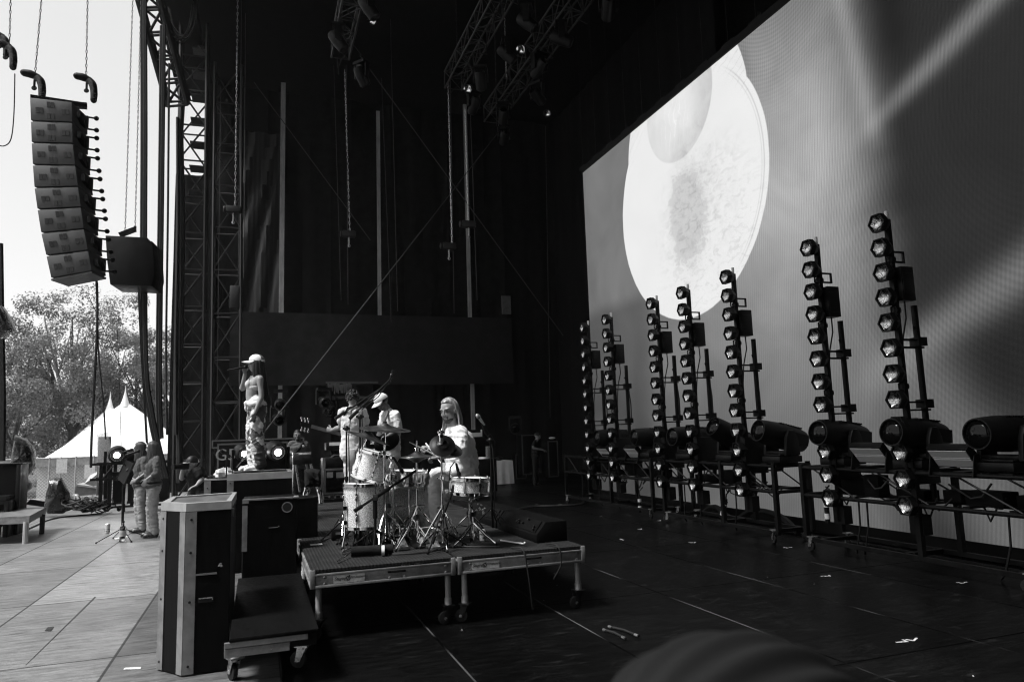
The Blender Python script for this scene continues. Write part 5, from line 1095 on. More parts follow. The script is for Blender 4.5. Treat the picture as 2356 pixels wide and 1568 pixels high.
tree('tree half hidden by the truss tower beyond the marquee',gpt(420,76),15.2,(9.4,5.2,6.2),14,90,.2,260)
tree('low bushy tree filling the gap behind the fence at left',gpt(95,78),9.5,(5.0,5.8,4.4),17,80,.2,240)
tree('low bushy tree seen under the tall ones behind the marquee',gpt(235,84),10.5,(5.2,7.0,4.6),21,80,.22,240)
tree('distant bushy tree at the far left behind the wrapped speaker',gpt(-70,84),12,(6.4,7.0,5.2),25,80,.22,240)
# marquee
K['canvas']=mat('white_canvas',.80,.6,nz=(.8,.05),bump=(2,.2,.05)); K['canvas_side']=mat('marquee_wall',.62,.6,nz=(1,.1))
mq=T('marquee','white marquee with two pointed peaks beyond the fence','marquee',(-14,57,GZ))
p1,p2=PY(288,921,55.5),PY(253,934,59.); m=MB(); nx,ny=40,26; X0,X1,Y0,Y1=PY(72,1050,53).x,PY(470,1050,53).x,52.8,62.5; vs=[]
for j in range(ny+1):
    for i in range(nx+1):
        x=X0+(X1-X0)*i/nx; y=Y0+(Y1-Y0)*j/ny; ze=1.66-.70
        ex=min(x-X0,X1-x)/((X1-X0)/2); ey=min(y-Y0,Y1-y)/((Y1-Y0)/2)
        def cone(p): 
            dx=(p.x-x)/((p.x-X0) if x<p.x else (X1-p.x)); dy=(p.y-y)/((p.y-Y0) if y<p.y else (Y1-p.y)); r=min(1,max(abs(dx),abs(dy))*.55+.45*math.hypot(dx,dy)); return ze+(p.z-ze)*(1-r)**1.12
        vs.append((x,y,max(cone(p1),cone(p2),ze)))
m.add(vs,[(j*(nx+1)+i,j*(nx+1)+i+1,(j+1)*(nx+1)+i+1,(j+1)*(nx+1)+i) for j in range(ny) for i in range(nx)]); m.build('canopy',K['canvas'],mq,world=True,smooth=60)
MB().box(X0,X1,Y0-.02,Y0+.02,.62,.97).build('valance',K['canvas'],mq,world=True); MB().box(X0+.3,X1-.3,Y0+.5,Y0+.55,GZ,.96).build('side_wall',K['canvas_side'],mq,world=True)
for p in(p1,p2): MB().lathe([(.34,-.45),(.16,.1),(.05,.55),(.01,1.05)],p,(0,0,1),10).build('peak_finial',K['canvas'],mq,world=True)
# chain link fence
K['wire']=mat('fence_wire',.30,.5,.3); K['fpole']=mat('fence_pole',.42,.5,.3)
fn=T('chain_link_fence','chain link fence with pale posts in front of the marquee','fence',(-14,46,GZ)); FY=46.; xs=[PY(u,1100,FY).x for u in(-8,62,112,138,173,214,255,300,345,390)]; zt=PY(150,1052,FY).z; zb=PY(100,1147,FY).z; zb=max(zb,GZ+.03)
m=MB(); x0,x1=xs[0],xs[-1]; hh=zt-.45-zb; pit=.17
k=-int(hh/pit)-1
while x0+k*pit<x1:
    for sgn in(1,-1):
        a=x0+k*pit if sgn>0 else x0+k*pit+hh; pts=[]
        xa,xb=a,a+sgn*hh; ta=max(0,min(1,(x0-xa)/(xb-xa) if sgn>0 else (x1-xa)/(xb-xa))); tb=max(0,min(1,(x1-xa)/(xb-xa) if sgn>0 else (x0-xa)/(xb-xa)))
        if tb-ta>.02: m.cyl((xa+(xb-xa)*ta,FY,zb+hh*ta),(xa+(xb-xa)*tb,FY,zb+hh*tb),.013,n=3,cap=False)
    k+=1
m.build('wire_mesh',K['wire'],fn,world=True,smooth=0)
for x in xs: MB().cyl((x,FY,GZ),(x,FY,zt+.05),.045,n=8).build('post',K['fpole'],fn,world=True)
MB().cyl((x0,FY,zt),(x1,FY,zt),.035,n=6).cyl((x0,FY,zb),(x1,FY,zb),.03,n=6).build('rail',K['fpole'],fn,world=True)
MB().box(x0,x1,FY-.02,FY+.02,zt-.45,zt-.03).build('screen_strip',mat('screen_strip',.30,.8),fn,world=True)
K['sign']=mat('paper_sign',.62,.6,nz=(9,.2))
for (u,v,l) in((143,1055,'left'),(207,1068,'right')):
    a=PY(u,v,FY-.06); M_=MB().box(a.x-.26,a.x+.26,FY-.075,FY-.055,a.z-.78,a.z); one('fence_sign',M_,K['sign'],'white notice tied to the fence, '+('nearer the wrapped speaker' if l=='left' else 'nearer the plastic sheet'),'sign',smooth=0)
# ------------------------------------------------------------------ gear on the left wing
K['wrap']=mat('black_wrap',.016,.28,nz=(5,.5),bump=(5,.9,.06,5),spec=.5)
def wrapped(name,label,cat,c,r,seed,amp=.22,base=None):
    m=crumple(c,r,seed,26,18,amp); zz=c[2]-r[2]*.86; m.v=[(x,y,max(z,zz)) for x,y,z in m.v]; return one(name,m,K['wrap'],label,cat,smooth=30)
Y=20.3
def blob(pts,y0,y1,bul=.10,seed=0):       # wrapped object: measured outline in the plane y0..y1 rounded over the edges
    A=[PY(u,v,(y0+y1)/2) for u,v in pts]; c=sum(A,V())/len(A); rs=[]
    fine=[]
    for i in range(len(A)):
        for s in range(4): fine.append(A[i]+(A[(i+1)%len(A)]-A[i])*s/4)
    for y,f in [(y0+(y1-y0)*(.5-.5*math.cos(math.pi*i/10)),max(.04,math.sin(math.pi*i/10)**.45)) for i in range(11)]:
        rs.append([V((c.x+(p.x-c.x)*f*(1+.05*NZ.noise(p*4+V((seed,y*3,0)))),y+.05*NZ.noise(p*5),c.z+(p.z-c.z)*f*(1+.04*NZ.noise(p*4+V((0,seed,y)))))) for p in fine])
    return MB().rings(rs,True)
t=T('wrapped_speaker','tall shape wrapped in black plastic on a pole, beside the piano','wrapped speaker',PY(55,1165,20.6))
blob([(37,1000),(45,1003),(62,1012),(72,1022),(79,1040),(79,1070),(70,1088),(58,1100),(48,1095),(26,1090),(30,1050)],20.3,21.0,seed=1).build('wrap',K['wrap'],t,world=True)
blob([(40,1092),(60,1098),(72,1110),(70,1124),(58,1134),(44,1130)],20.4,20.9,seed=2).build('lower_wrap',K['wrap'],t,world=True)
MB().cyl(PY(51,1125,20.6),PY(50,1185,20.6),.05,n=10).build('pole',K['steel_dark'],t,world=True)
one('wrapped_speaker',blob([(117,1100),(127,1097),(142,1098),(150,1115),(159,1134),(161,1150),(158,1172),(146,1181),(112,1181),(104,1166),(108,1130)],20.2,20.8,seed=3),K['wrap'],'squat loudspeaker under a black plastic cover standing on the stage floor','wrapped speaker',smooth=40)
m=MB(); rn=random.Random(4)
for k in range(16):
    c=PY(rn.uniform(165,240),rn.uniform(1160,1178),rn.uniform(19.9,20.6)); c.z=max(.02,c.z); rr=rn.uniform(.12,.35); m.path([c+V((rr*math.cos(a),rr*.8*math.sin(a),.03+.06*math.sin(a*2+k)+.02*(k%4))) for a in [2*math.pi*i/14 for i in range(14)]],.016,5,closed=True)
one('cable_pile',m,K['cable'],'heap of coiled cables at the edge of the stage floor','cables')
one('cable_pile',crumple(PY(205,1160,20.7),(.38,.25,.17),5),K['wrap'],'lumpy wrapped bundle behind the coiled cables','bundle',smooth=30)
one('plastic_sheet',crumple(PY(172,1152,20.5),(.13,.12,.16),8),K['film'],'small pale plastic scrap beside the squat covered loudspeaker','plastic sheet',smooth=25)
t=T('wedge_monitor','grey wedge box standing beyond the stage edge by the fence','wedge box',PY(200,1142,36)); a=[PY(u,v,36) for u,v in((172,1122),(173,1118),(200,1123),(223,1120),(222,1132),(205,1138),(170,1140))]
MB().prism([PY(170,1141,36),PY(176,1113,36),PY(224,1119,36),PY(222,1136,36)],(0,1.2,0)).build('box',mat('grey_box',.10,.7),t,world=True,smooth=0); MB().prism([PY(175,1117,35.98),PY(176,1113,35.98),PY(224,1119,35.98),PY(223,1123,35.98)],(0,1.3,.0)).build('lid',mat('pale_lid',.3,.7),t,world=True,smooth=0)
one('white_board',MB().prism([PY(70,1150,38),PY(130,1160,38),PY(118,1168,38),PY(60,1160,38)],(0,0,.05)),K['canvas_side'],'pale flat board lying on the ground beyond the stage edge','board',smooth=0)
m=MB(); m.add([PY(194,1112,33),PY(207,1093,33),PY(228,1082,33.2),PY(236,1080,33),PY(236,1115,33.1),PY(215,1118,33.3),PY(206,1104,32.8)],[(0,1,6),(1,2,6),(2,3,4,6),(6,4,5),(0,6,5)]); m.add([tuple(V(p)+V((0,.5,0))) for p in m.v],[tuple(reversed(f)) for f in m.f]); one('plastic_sheet',m,K['film'],'pale plastic sheet draped beyond the rolling rack by the fence','plastic sheet',smooth=0)
t=T('flight_case','upright grey case under clear film, behind the rolling rack','case',PY(235,1105,23)); a,b=PY(226,1004,22.5),PY(243,1104,22.5); MB().box(a.x,b.x,22.5,23.1,b.z-.4,a.z).build('body',mat('grey_case',.13,.6),t,world=True,bevel=.02)
a,b=PY(223,998,22.4),PY(256,1104,22.4); MB().prism([(a.x,22.35,a.z-.02),(a.x+.28,22.3,a.z+.05),(b.x,22.3,a.z-.5),(b.x+.05,22.3,b.z),(a.x+.1,22.35,b.z-.1)],(0,.02,0)).build('film',K['clear'],t,world=True,smooth=0)
# rolling rack with its moving light
rk=T('rolling_rack','black rolling rack carrying a lit moving light at the stage edge','rolling rack',PY(245,1178,20.4)); y0=20.4; Q=lambda u,v,dy=0.: PY(u,v,y0+dy); z0=.17
zt=Q(240,1067).z; zm=Q(240,1102).z; zl=Q(250,1158).z; xa,xb=Q(220,1100).x,Q(385,1100).x
m=MB()
for z in(zt,zm): m.bar((xa-.12,y0,z),(xb,y0,z),.06,.06).bar((xa-.12,y0+.7,z),(xb,y0+.7,z),.06,.06)
for z in(zl,zl-.09): m.bar((xa+.05,y0,z),(xb,y0,z),.05,.05)
m.build('rail',K['black'],rk,world=True)
for u in(232,253,305,345):
    x=Q(u,1100).x
    for dy in(.03,.67): MB().box(x-.04,x+.04,y0+dy-.03,y0+dy+.03,z0,zt).build('post',K['black'],rk,world=True)
for u in(238,275,315): MB().cyl(Q(u,1098,-.02),Q(u+22,1072,-.02),.018,n=6).build('brace',K['steel_dark'],rk,world=True)
MB().box(Q(262,1100).x,xb,y0+.2,y0+.65,zl,zm-.05).build('gear_shelf',K['black'],rk,world=True)
for i,u in enumerate((240,270,330)): caster(rk,rk.matrix_basis.inverted()@V((Q(u,1170).x,y0+.1,z0+.01)),.07,i*1.1)
K['lamp']=Mat('lit_lamp'); _m=K['lamp']; _m.b.inputs['Emission Color'].default_value=(1,1,1,1); _m.b.inputs['Emission Strength'].default_value=70; K['lamp']=_m.m
def hung_mover(label,c,yaw,tilt,lit=False,s=1.,group=None,up=1):
    c=V(c); t=T('moving_light',label,'moving light',c,yaw,group); r=MX.Rotation(tilt,3,'X'); m=MB().lathe([(.10,-.30),(.15,-.26),(.17,0),(.16,.22),(.13,.27),(.115,.27),(.11,.22)],(0,0,0),r@V((0,-1,0)),20)
    m.v=[tuple(V(p)*s) for p in m.v]; h=m.build('head',K['plastic'],t); m=MB().lathe([(.001,.245),(.11,.225)],(0,0,0),r@V((0,-1,0)),18); m.v=[tuple(V(p)*s) for p in m.v]; 
    m.build('lens',K['lamp'] if lit==2 else K['lens'],h)
    if lit==1: m=MB().lathe([(.001,.275),(.055,.27),(.055,.25)],(0,0,0),r@V((0,-1,0)),14); m.v=[tuple(V(p)*s) for p in m.v]; m.build('bulb',K['lamp'],h)
    m=MB()
    for q in(-1,1): m.box(q*.2-.025,q*.2+.025,-.08,.08,(-.36 if up>0 else -.06),(.06 if up>0 else .36))
    m.box(-.2,.2,-.15,.15,(-.42 if up>0 else .34),(-.34 if up>0 else .42)); m.v=[tuple(V(p)*s) for p in m.v]; m.build('yoke',K['plastic'],t); return t
hung_mover('lit moving light on the rolling rack, a bright point beside the two microphones',Q(270,1044,.25),R(8),R(4),1,1.3)
hung_mover('second moving light on the rolling rack, right behind the backing singers',Q(318,1048,.4),R(-60),R(4),0,1.2)
# music stand, microphones and things on the floor
b=G(281,1243); y_=b.y; Q=lambda u,v,dy=0.: PY(u,v,y_+dy)
ms=T('music_stand','black music stand in front of the two backing singers','music stand',b); top=Q(284,1105)
MB().cyl(b+V((0,0,.05)),top,.022,n=10).cyl(b+V((0,0,.5)),b+V((0,0,.75)),.03,n=10).build('pole',K['black'],ms,world=True)
r0,r1,r2,r3=Q(268,1105,.12),Q(293,1052,.02),Q(308,1062,-.12),Q(286,1122,-.05)
m=MB(); m.bar(r0,r1,.035,.02).bar(Q(285,1120,-.15),Q(311,1060,-.2),.04,.02); nn_=(r1-r0).cross(V((0,1,0))).normalized(); m.prism([r0+(r1-r0)*.1,r0+(r1-r0)*.9,Q(309,1066,-.19),Q(287,1115,-.14)],nn_*.012); m.build('desk',K['black'],ms,world=True)
tripod(ms,b,.22,.42,.5,'black',False,4); MB().path([Q(297,1105),Q(292,1080,-.1),Q(300,1070,-.1),Q(306,1090,-.1),Q(296,1112,-.12)],.016,6).build('cable',K['cable'],ms,world=True)
one('hanging_cloth',MB().prism([Q(290,1112,-.1),Q(294,1112,-.1),Q(293,1150,-.1),Q(290,1160,-.1),Q(287,1158,-.1)],(0,.03,0)),mat('pale_cloth',.5,.8),'pale strip of cloth hanging from the music stand','cloth',smooth=0)
for i,(u0,v0,u1,v1,dy,l) in enumerate(((323,1036,290,1046,-.02,'black microphone nearest the mouths of the backing singers'),(307,1033,285,1039,.35,'second black microphone just beyond the first at the music stand'))):
    a,c_=Q(u0,v0,dy),Q(u1,v1,dy); t=T('microphone',l,'microphone',a); mic(t,(0,0,0),c_-a,(c_-a).length,K['plastic'],.030,'capsule'); MB().path([c_-a,c_-a+V((-.05,0,-.1)),Q(291,1075,dy*.5)-a],.010,6).build('holder',K['black'],t)
p=G(247,1226); can('white drink can among the feet of the music stand',p.x,p.y,0,.045,.185)
p=G(9,1233); can('drink can on the floor in front of the piano at the left edge',p.x,p.y,0,.05,.19)
p=G(282,1246); wb=T('water_bottle','clear half full water bottle by the foot of the music stand','bottle',p); M=Mat('bottle_plastic'); M.set('Base Color',.95); M.set('Roughness',.05); M.set('Transmission Weight',1.); M.set('IOR',1.25)
MB().lathe([(.048,0),(.055,.02),(.055,.22),(.05,.25),(.02,.31),(.02,.335)],n=20).build('bottle',M.m,wb); MB().lathe([(.022,.33),(.022,.36),(.001,.362)],n=14).build('cap',K['plastic'],wb); MB().lathe([(.0555,.10),(.0555,.20)],n=20,cap=False).build('label',K['film'],wb)
one('paper_sheet',MB().prism([G(262,1238,.004),G(292,1232,.004),G(296,1234,.004),G(266,1240,.004)],(0,0,.003)),K['white'],'white paper lying under the music stand','paper',smooth=0)
# piano and its bench at the left edge
pn=T('upright_piano','dark upright piano seen from its end at the left frame edge','piano',(-4.9,16.85,0)); q=lambda u,v: PY(u,v,16.85)
a=q(46,1068); c=q(38,1232); MB().box(-7.2,a.x-.0,17.0,17.45,0.0,a.z).build('case',K['black'],pn,world=True,bevel=.01); MB().box(-7.2,a.x+.02,16.9,17.5,a.z,a.z+.03).build('lid',K['black'],pn,world=True,bevel=.005)
MB().box(-7.2,a.x-.1,16.5,17.0,.70,.78).box(-7.2,a.x-.12,16.55,17.0,.62,.70).build('keyboard_shelf',K['steel_dark'],pn,world=True,bevel=.006); MB().box(a.x-.14,a.x-.06,16.52,17.0,0,.70).box(a.x-.07,a.x+.0,16.9,17.0,0,a.z).build('end_panel',K['black'],pn,world=True,bevel=.006)
bn=T('low_table','low table with pale edge and metal legs in front of the piano','table',G(62,1236)); zt=.48; A=[G(68,1186,zt),G(106,1166,zt),G(-40,1172,zt),G(-90,1193,zt)]
MB().prism([p-V((0,0,.03)) for p in A],(0,0,.03)).build('top',mat('table_top',.14,.45,nz=(8,.3)),bn,world=True,smooth=0)
m=MB()
for i in range(4): m.prism([A[i]-V((0,0,.13)),A[(i+1)%4]-V((0,0,.13)),A[(i+1)%4]-V((0,0,.033)),A[i]-V((0,0,.033))],((sum(A,V())/4)-A[i]).normalized()*.02)
m.build('edge_frame',K['deck_alu'],bn,world=True,smooth=0)
for i,(u,v) in enumerate(((61,1186),(99,1170),(-30,1176),(-75,1195))):
    p=G(u,v,zt); MB().cyl((p.x,p.y,0),(p.x,p.y,zt-.1),.045,n=10).build('leg',K['pole'] if i!=1 else K['steel_dark'],bn,world=True)
cable('black cable winding over the floor from the low table',[G(45,1262,.01) if False else G(40,1225,.015),G(60,1218,.015),G(85,1207,.015),G(110,1196,.015),G(150,1188,.015),G(235,1180,.015)],.016)
one('floor_plate',MB().prism([G(103,1450,.003),G(110,1442,.003),G(124,1441,.003),G(117,1450,.003)],(0,0,.003)),K['steel_dark'],'dark square floor plate on the worn boards at the lower left','floor plate',smooth=0)
one('tape_strip',MB().prism([G(284,1539,.003),G(287,1535,.003),G(325,1533,.003),G(323,1538,.003)],(0,0,.0015)),K['tape'],'pale worn tape strip on the floor left of the tall case','tape mark',smooth=0)
one('tape_strip',MB().prism([G(57,1530,.003),G(62,1526,.003),G(221,1372,.003),G(217,1372,.003)],(0,0,.0015)),mat('grey_tape',.05,.7),'long grey tape strip slanting over the worn floor at left','tape mark',smooth=0)
# ------------------------------------------------------------------ rigging: towers, trusses, arrays, hoists, cables
K['truss']=mat('truss_alu',.04,.5,.5,nz=(12,.3)); K['truss_dark']=mat('truss_dark',.012,.6,.1,nz=(12,.3))
def lattice(m1,m2,a,b,w,h,bay,r=.03,rd=.018,hint=(1,0,0),rungs=True):
    a=V(a);b=V(b);d=(b-a);L=d.length;d.normalize();x=V(hint);x=(x-d*x.dot(d)).normalized();y=d.cross(x); n=max(1,round(L/bay)); c=[x*sx*w/2+y*sy*h/2 for sx,sy in((-1,-1),(1,-1),(1,1),(-1,1))]
    for o in c: m1.cyl(a+o,b+o,r,n=6)
    for k in range(n):
        p,q=a+d*L*k/n,a+d*L*(k+1)/n
        for i in range(4):
            o1,o2=c[i],c[(i+1)%4]; m2.cyl(*((p+o1,q+o2) if (k+i)%2 else (p+o2,q+o1)),rd,n=5)
            if rungs: m2.cyl(p+o1,p+o2,rd,n=5)
def truss(name,label,cat,a,b,w,h,bay,mt='truss',group=None,**k):
    t=T(name,label,cat,a if V(a).z<=V(b).z else b,0,group); m1,m2=MB(),MB(); lattice(m1,m2,a,b,w,h,bay,**k); m1.build('chord',K[mt],t,world=True); m2.build('lattice',K[mt],t,world=True); return t
Y=24.; a,b=PY(433,1135,Y),PY(433,60,Y); a.z=0; xb=PY(456,60,Y).x
tw=truss('truss_tower','tall lattice tower at the far downstage corner of the stage','truss tower',(a.x+.02,Y,0),(PY(436,560,Y).x+.0,Y,15.2),.78,.78,1.15,'truss_dark',r=.055,rd=.03)
for k in range(7): MB().box(a.x-.20,a.x+.25,Y-.2,Y+.35,9.6+k*.8,9.65+k*.8).build('landing',K['truss_dark'],tw,world=True)
one('cable_loom',MB().path([PY(u,v,23.4) for u,v in((414,1110),(412,900),(416,700),(418,480),(414,300),(418,240))],.10,7),K['cable'],'thick bundle of cables climbing the far lattice tower','cable bundle')
one('cable_loom',MB().path([PY(u,v,23.3) for u,v in((405,1000),(404,800),(409,520),(408,270))],.045,6),K['cable'],'thin cable bundle at the outer edge of the far lattice tower','cable bundle')
truss('truss_tower','second lattice tower in the dark just right of the first','truss tower',(PY(520,1100,26.5).x,26.5,0),(PY(520,500,26.5).x,26.5,15.2),.9,.9,1.5,'truss_dark',r=.05,rd=.03)
truss('raking_truss','raking ladder truss dropping from the upper left to the tower','truss',PY(410,238,22),PY(335,-40,20),.55,.5,.62,'truss_dark',r=.075,rd=.04)
one('roof_beam',MB().bar(PY(446,90,23),PY(414,-60,20),.5,.4),K['drape'],'dark sloping roof beam at the top of the tower','beam',smooth=0)
def swag(label,pts,y,r=.02,n=1,name='hanging_cable',group=None,sp=.04):
    m=MB(); rn=random.Random(len(pts)*7+int(y))
    for i in range(n):
        o=V((rn.uniform(-sp,sp),rn.uniform(-sp,sp),rn.uniform(-sp,sp)*2)) if i else V(); P=[PY(u,v,y)+o for u,v in pts]; q=[]
        for j in range(len(P)-1):
            p0=P[j-1] if j else P[j]; p3=P[j+2] if j+2<len(P) else P[j+1]
            for s_ in range(5):
                s=s_/5; q.append(.5*((2*P[j])+(P[j+1]-p0)*s+(2*p0-5*P[j]+4*P[j+1]-p3)*s*s+(-p0+3*P[j]-3*P[j+1]+p3)*s**3))
        m.path(q+[P[-1]],r,5)
    return one(name,m,K['cable'],label,'cable',group)
swag('drooping bunch of cables between the raking truss and the tower',[(384,20),(392,55),(410,82),(425,85),(440,60),(448,20),(450,-20)],21,.02,7,sp=.09)
for l,pts,y,r,n in (('thickest hanging cable bundle between the loudspeaker box and the tower',[(327,-20),(328,300),(327,600),(330,850),(345,960),(362,1040),(378,1100)],19,.055,3),('hanging cable bundle second from the tower',[(372,60),(368,400),(364,700),(362,900),(366,1010)],19.5,.05,2),
  ('slim hanging cable close beside the tower',[(389,150),(386,500),(382,800),(384,1000)],20,.028,2),('cable hanging from the bottom of the line array',[(222,645),(224,740),(216,900),(211,1000),(209,1075)],15,.022,2),('cable curving below the line array towards the marquee',[(224,650),(226,800),(238,930),(243,1010)],15.5,.015,1),
  ('thin straight line hanging in front of the trees',[(270,760),(275,900),(279,1030)],22,.008,1),('fan of thin cables below the hung loudspeaker box',[(319,660),(325,800),(333,930),(338,1020)],18,.012,5),('black cable down the left frame edge',[(0,560),(3,760),(6,900),(5,1060)],15,.05,1),('thin loop of cable at the upper left edge',[(34,170),(32,260),(25,320),(8,336),(-10,330)],14,.010,1),('slanted guy line from the marquee side up to the array',[(205,683),(240,760),(290,870),(345,968)],30,.014,1)):
    swag(l,pts,y,r,n,sp=r*1.5)
# main loudspeaker line array
K['array']=mat('array_cabinet',.06,.6,nz=(10,.2),bump=(200,.2,.002)); K['grille']=mat('grille_dark',.012,.7)
la=T('line_array','curved line array of eight grey loudspeakers hanging at the upper left','line array',PY(150,655,14)); s=.4327
Lf=[(158,515),(163,642),(167,757),(173,875),(182,997),(198,1112),(218,1238),(245,1358),(272,1480)]; Rt=[(383,540),(384,650),(387,762),(400,878),(415,990),(430,1100),(445,1215),(468,1330),(487,1440)]
for i in range(8):
    g=.03; qd=[(Lf[i],Lf[i+1],Rt[i+1],Rt[i])]; P=lambda t,w:( (lambda a,b,c,d:( (a*(1-w)+d*w)*(1-t)+(b*(1-w)+c*w)*t ))(*[PY(u*s,v*s,14) for u,v in qd[0]]) )
    m=MB().prism([P(g,0),P(1-g,0),P(1-g,1),P(g,1)],(.10,.72,.06)); cb=m.build('cabinet',K['array'],la,world=True,bevel=.012)
    for (t0,w0) in((.42,.13),(.42,.75),(.14,.40),(.66,.40)):
        for dw in(0,.095): MB().prism([P(t0,w0+dw)-V((0,.012,0)),P(t0+.24,w0+dw)-V((0,.012,0)),P(t0+.24,w0+dw+.08)-V((0,.012,0)),P(t0,w0+dw+.08)-V((0,.012,0))],(0,.010,0)).build('handle_recess',K['grille'],cb,world=True,smooth=0)
    m=MB(); 
    for tt in(.15,.75):
        c=P(tt,1)+V((.10,.60,.05)); m.cyl(c,c+V((.16,0,-.01)),.018,n=8).ball(c+V((.17,0,-.01)),(.045,.045,.045),nu=10,nv=7)
    c=P(.5,1)+V((.09,.3,.0)); m.obox(c,(.06,.5,.12)).obox(c+V((.06,.1,0)),(.05,.08,.22)); m.build('rigging_pin',K['black'],cb,world=True)
a,b,c_=[PY(u*s,v*s,14) for u,v in((272,1482),(487,1442),(345,1528))]; MB().prism([a,b,b+V((.1,.72,.05)),a+V((.1,.72,.05))],(0,0,-.03)).build('bottom_plate',K['array'],la,world=True,smooth=0)
MB().bar(PY(70,224,14.1),PY(200,244,14.4),.06,.06).bar(PY(168,242,14.5),PY(200,244,14.5),.05,.12).bar(PY(70,222,14.6),PY(190,240,14.7),.06,.06).build('bumper_frame',K['black'],la,world=True)
def link_chain(label,p0,p1,r=.012,group='chains hanging from the roof',name='chain',step=.07,mt='steel_dark'):
    p0=V(p0);p1=V(p1); n=max(3,int((p1-p0).length/step)); m=MB(); d=(p1-p0)/n
    for k in range(n):
        a=p0+d*k; x=V((1,0,0)) if k%2 else V((0,1,0)); m.path([a+x*r,a+d*.5+x*r*1.4,a+d*1.12+x*r*.3,a+d*1.12-x*r*.3,a+d*.5-x*r*1.4,a-x*r],r*.55,4)
    return one(name,m,K[mt],label,'chain',group,smooth=0)
def hoist(label,c,s=1.,yaw=0.):
    c=V(c); t=T('chain_hoist',label,'chain hoist',c,yaw,'chain hoists with bags'); m=MB(); tube(m,[V((-.28,0,.10))*s,V((-.1,0,.08))*s,V((.1,0,0))*s],[(.12*s,.10*s),(.13*s,.11*s),(.10*s,.09*s)],side=(0,1,0)); m.build('motor',K['black'],t,smooth=50)
    m=MB(); tube(m,[V((.02,0,.04))*s,V((.15,0,-.10))*s,V((.20,0,-.35))*s,V((.20,0,-.62))*s],[(.10*s,.10*s),(.13*s,.11*s),(.12*s,.10*s),(.10*s,.09*s)],side=(0,1,0)); m.build('chain_bag',K['wrap'],t,smooth=50); MB().cyl((0,0,-.05),(0,0,-.3*s),.02,n=8).lathe([(.03,-.01),(.045,0),(.03,.01)],(0,0,-.33*s),(0,1,0),10).build('hook',K['steel_dark'],t); return t
for l,(u,v),y in(('chain hoist on the left corner of the line array',(80,178),14.2),('chain hoist on the right corner of the line array',(200,185),14.5),('chain hoist cut by the upper left frame edge',(14,108),14.5),('second hoist at the left frame edge, above the other',(0,85),15.5)):
    hoist(l,PY(u,v,y),.62 if y<15 else .6)
for l,a,b,y in(('long chain above the left hoist of the array',(97,-20),(80,180),14.2),('long chain above the right hoist of the array',(202,-20),(198,180),14.5),('chain above the hung loudspeaker box, left strand',(306,-20),(288,530),18),('chain above the hung loudspeaker box, right strand',(325,-20),(311,520),18),('chain at the upper left frame edge',(25,-20),(22,95),14.5)):
    link_chain(l,PY(*a,y),PY(*b,y),.010,group=None)
hb=T('hung_loudspeaker','boxy black loudspeaker hung between the array and the tower','loudspeaker',PY(300,650,18)); m=MB().prism([PY(u,v,18) for u,v in((242,541),(246,600),(253,654),(350,658),(356,630),(354,598),(351,555),(340,553),(339,546))],(.1,.9,0)); m.build('cabinet',K['plastic'],hb,world=True,bevel=.02)
MB().bar(PY(275,541,18.3),PY(312,527,18.3),.12,.10).bar(PY(287,532,18.3),PY(287,541,18.3),.05,.05).bar(PY(311,520,18.3),PY(311,532,18.3),.05,.05).build('hanging_bracket',K['black'],hb,world=True)
one('wrapped_speaker',blob([(-6,700),(6,704),(18,724),(33,758),(24,766),(0,778),(-8,770)],14.0,14.6,seed=9),K['wrap'],'dark wrapped loudspeaker corner at the left frame edge in front of the trees','wrapped speaker',smooth=30)
# pale upright posts and masking in the dark wing
Y=27.2
for l,u0,v0,u1,v1,wd in(('pale upright post against the folded black drape at left',652,190,647,716,.17),('pale upright post near the middle of the dark wing',868,255,874,722,.13),('dim pale post behind the chain hoist, right of the middle',1072,240,1082,727,.14),('thin dim post near the far end of the video wall',1302,215,1321,690,.09)):
    a,b=PY(u0,v0,Y),PY(u1,v1,Y); one('upright_post',MB().box(b.x-wd/2,b.x+wd/2,Y,Y+.1,b.z-.3,a.z),K['pole'],l,'post','pale posts in the dark wing',smooth=0)
for l,u0,v0,u1,v1 in(('short pale post below the black band, left of the guitarist',645,880,644,1040),('short pale post behind the drummer below the black band',1087,880,1094,1000)):
    a,b=PY(u0,v0,27.),PY(u1,v1,27.); one('upright_post',MB().box(a.x-.07,a.x+.07,27.,27.1,b.z,a.z),K['pole'],l,'post','pale posts in the dark wing',smooth=0)
a,b=PY(530,716,26.6),PY(1182,882,26.6); one('black_drape',drape((a.x,26.6,0),(b.x,26.6,0),b.z,a.z,amp=.03,seed=8,pitch=1.3),mat('band_cloth',.0022,.85,nz=(2,.4)),'horizontal black masking band across the dark wing','drape')
a,b=PY(556,300,27.8),PY(642,716,27.8); one('black_drape',drape((a.x,27.8,0),(b.x,27.8,0),b.z-.4,a.z,amp=.02,seed=11,pitch=.16,sag=lambda u,z:.07*math.sin(u*9-z*1.9+1.2*math.sin(z*.8))+.03*math.sin(u*17-z*3.1)),mat('folded_cloth',.013,.75,nz=(1.5,.4)),'black drape hanging in slanting folds beside the left pale post','drape')
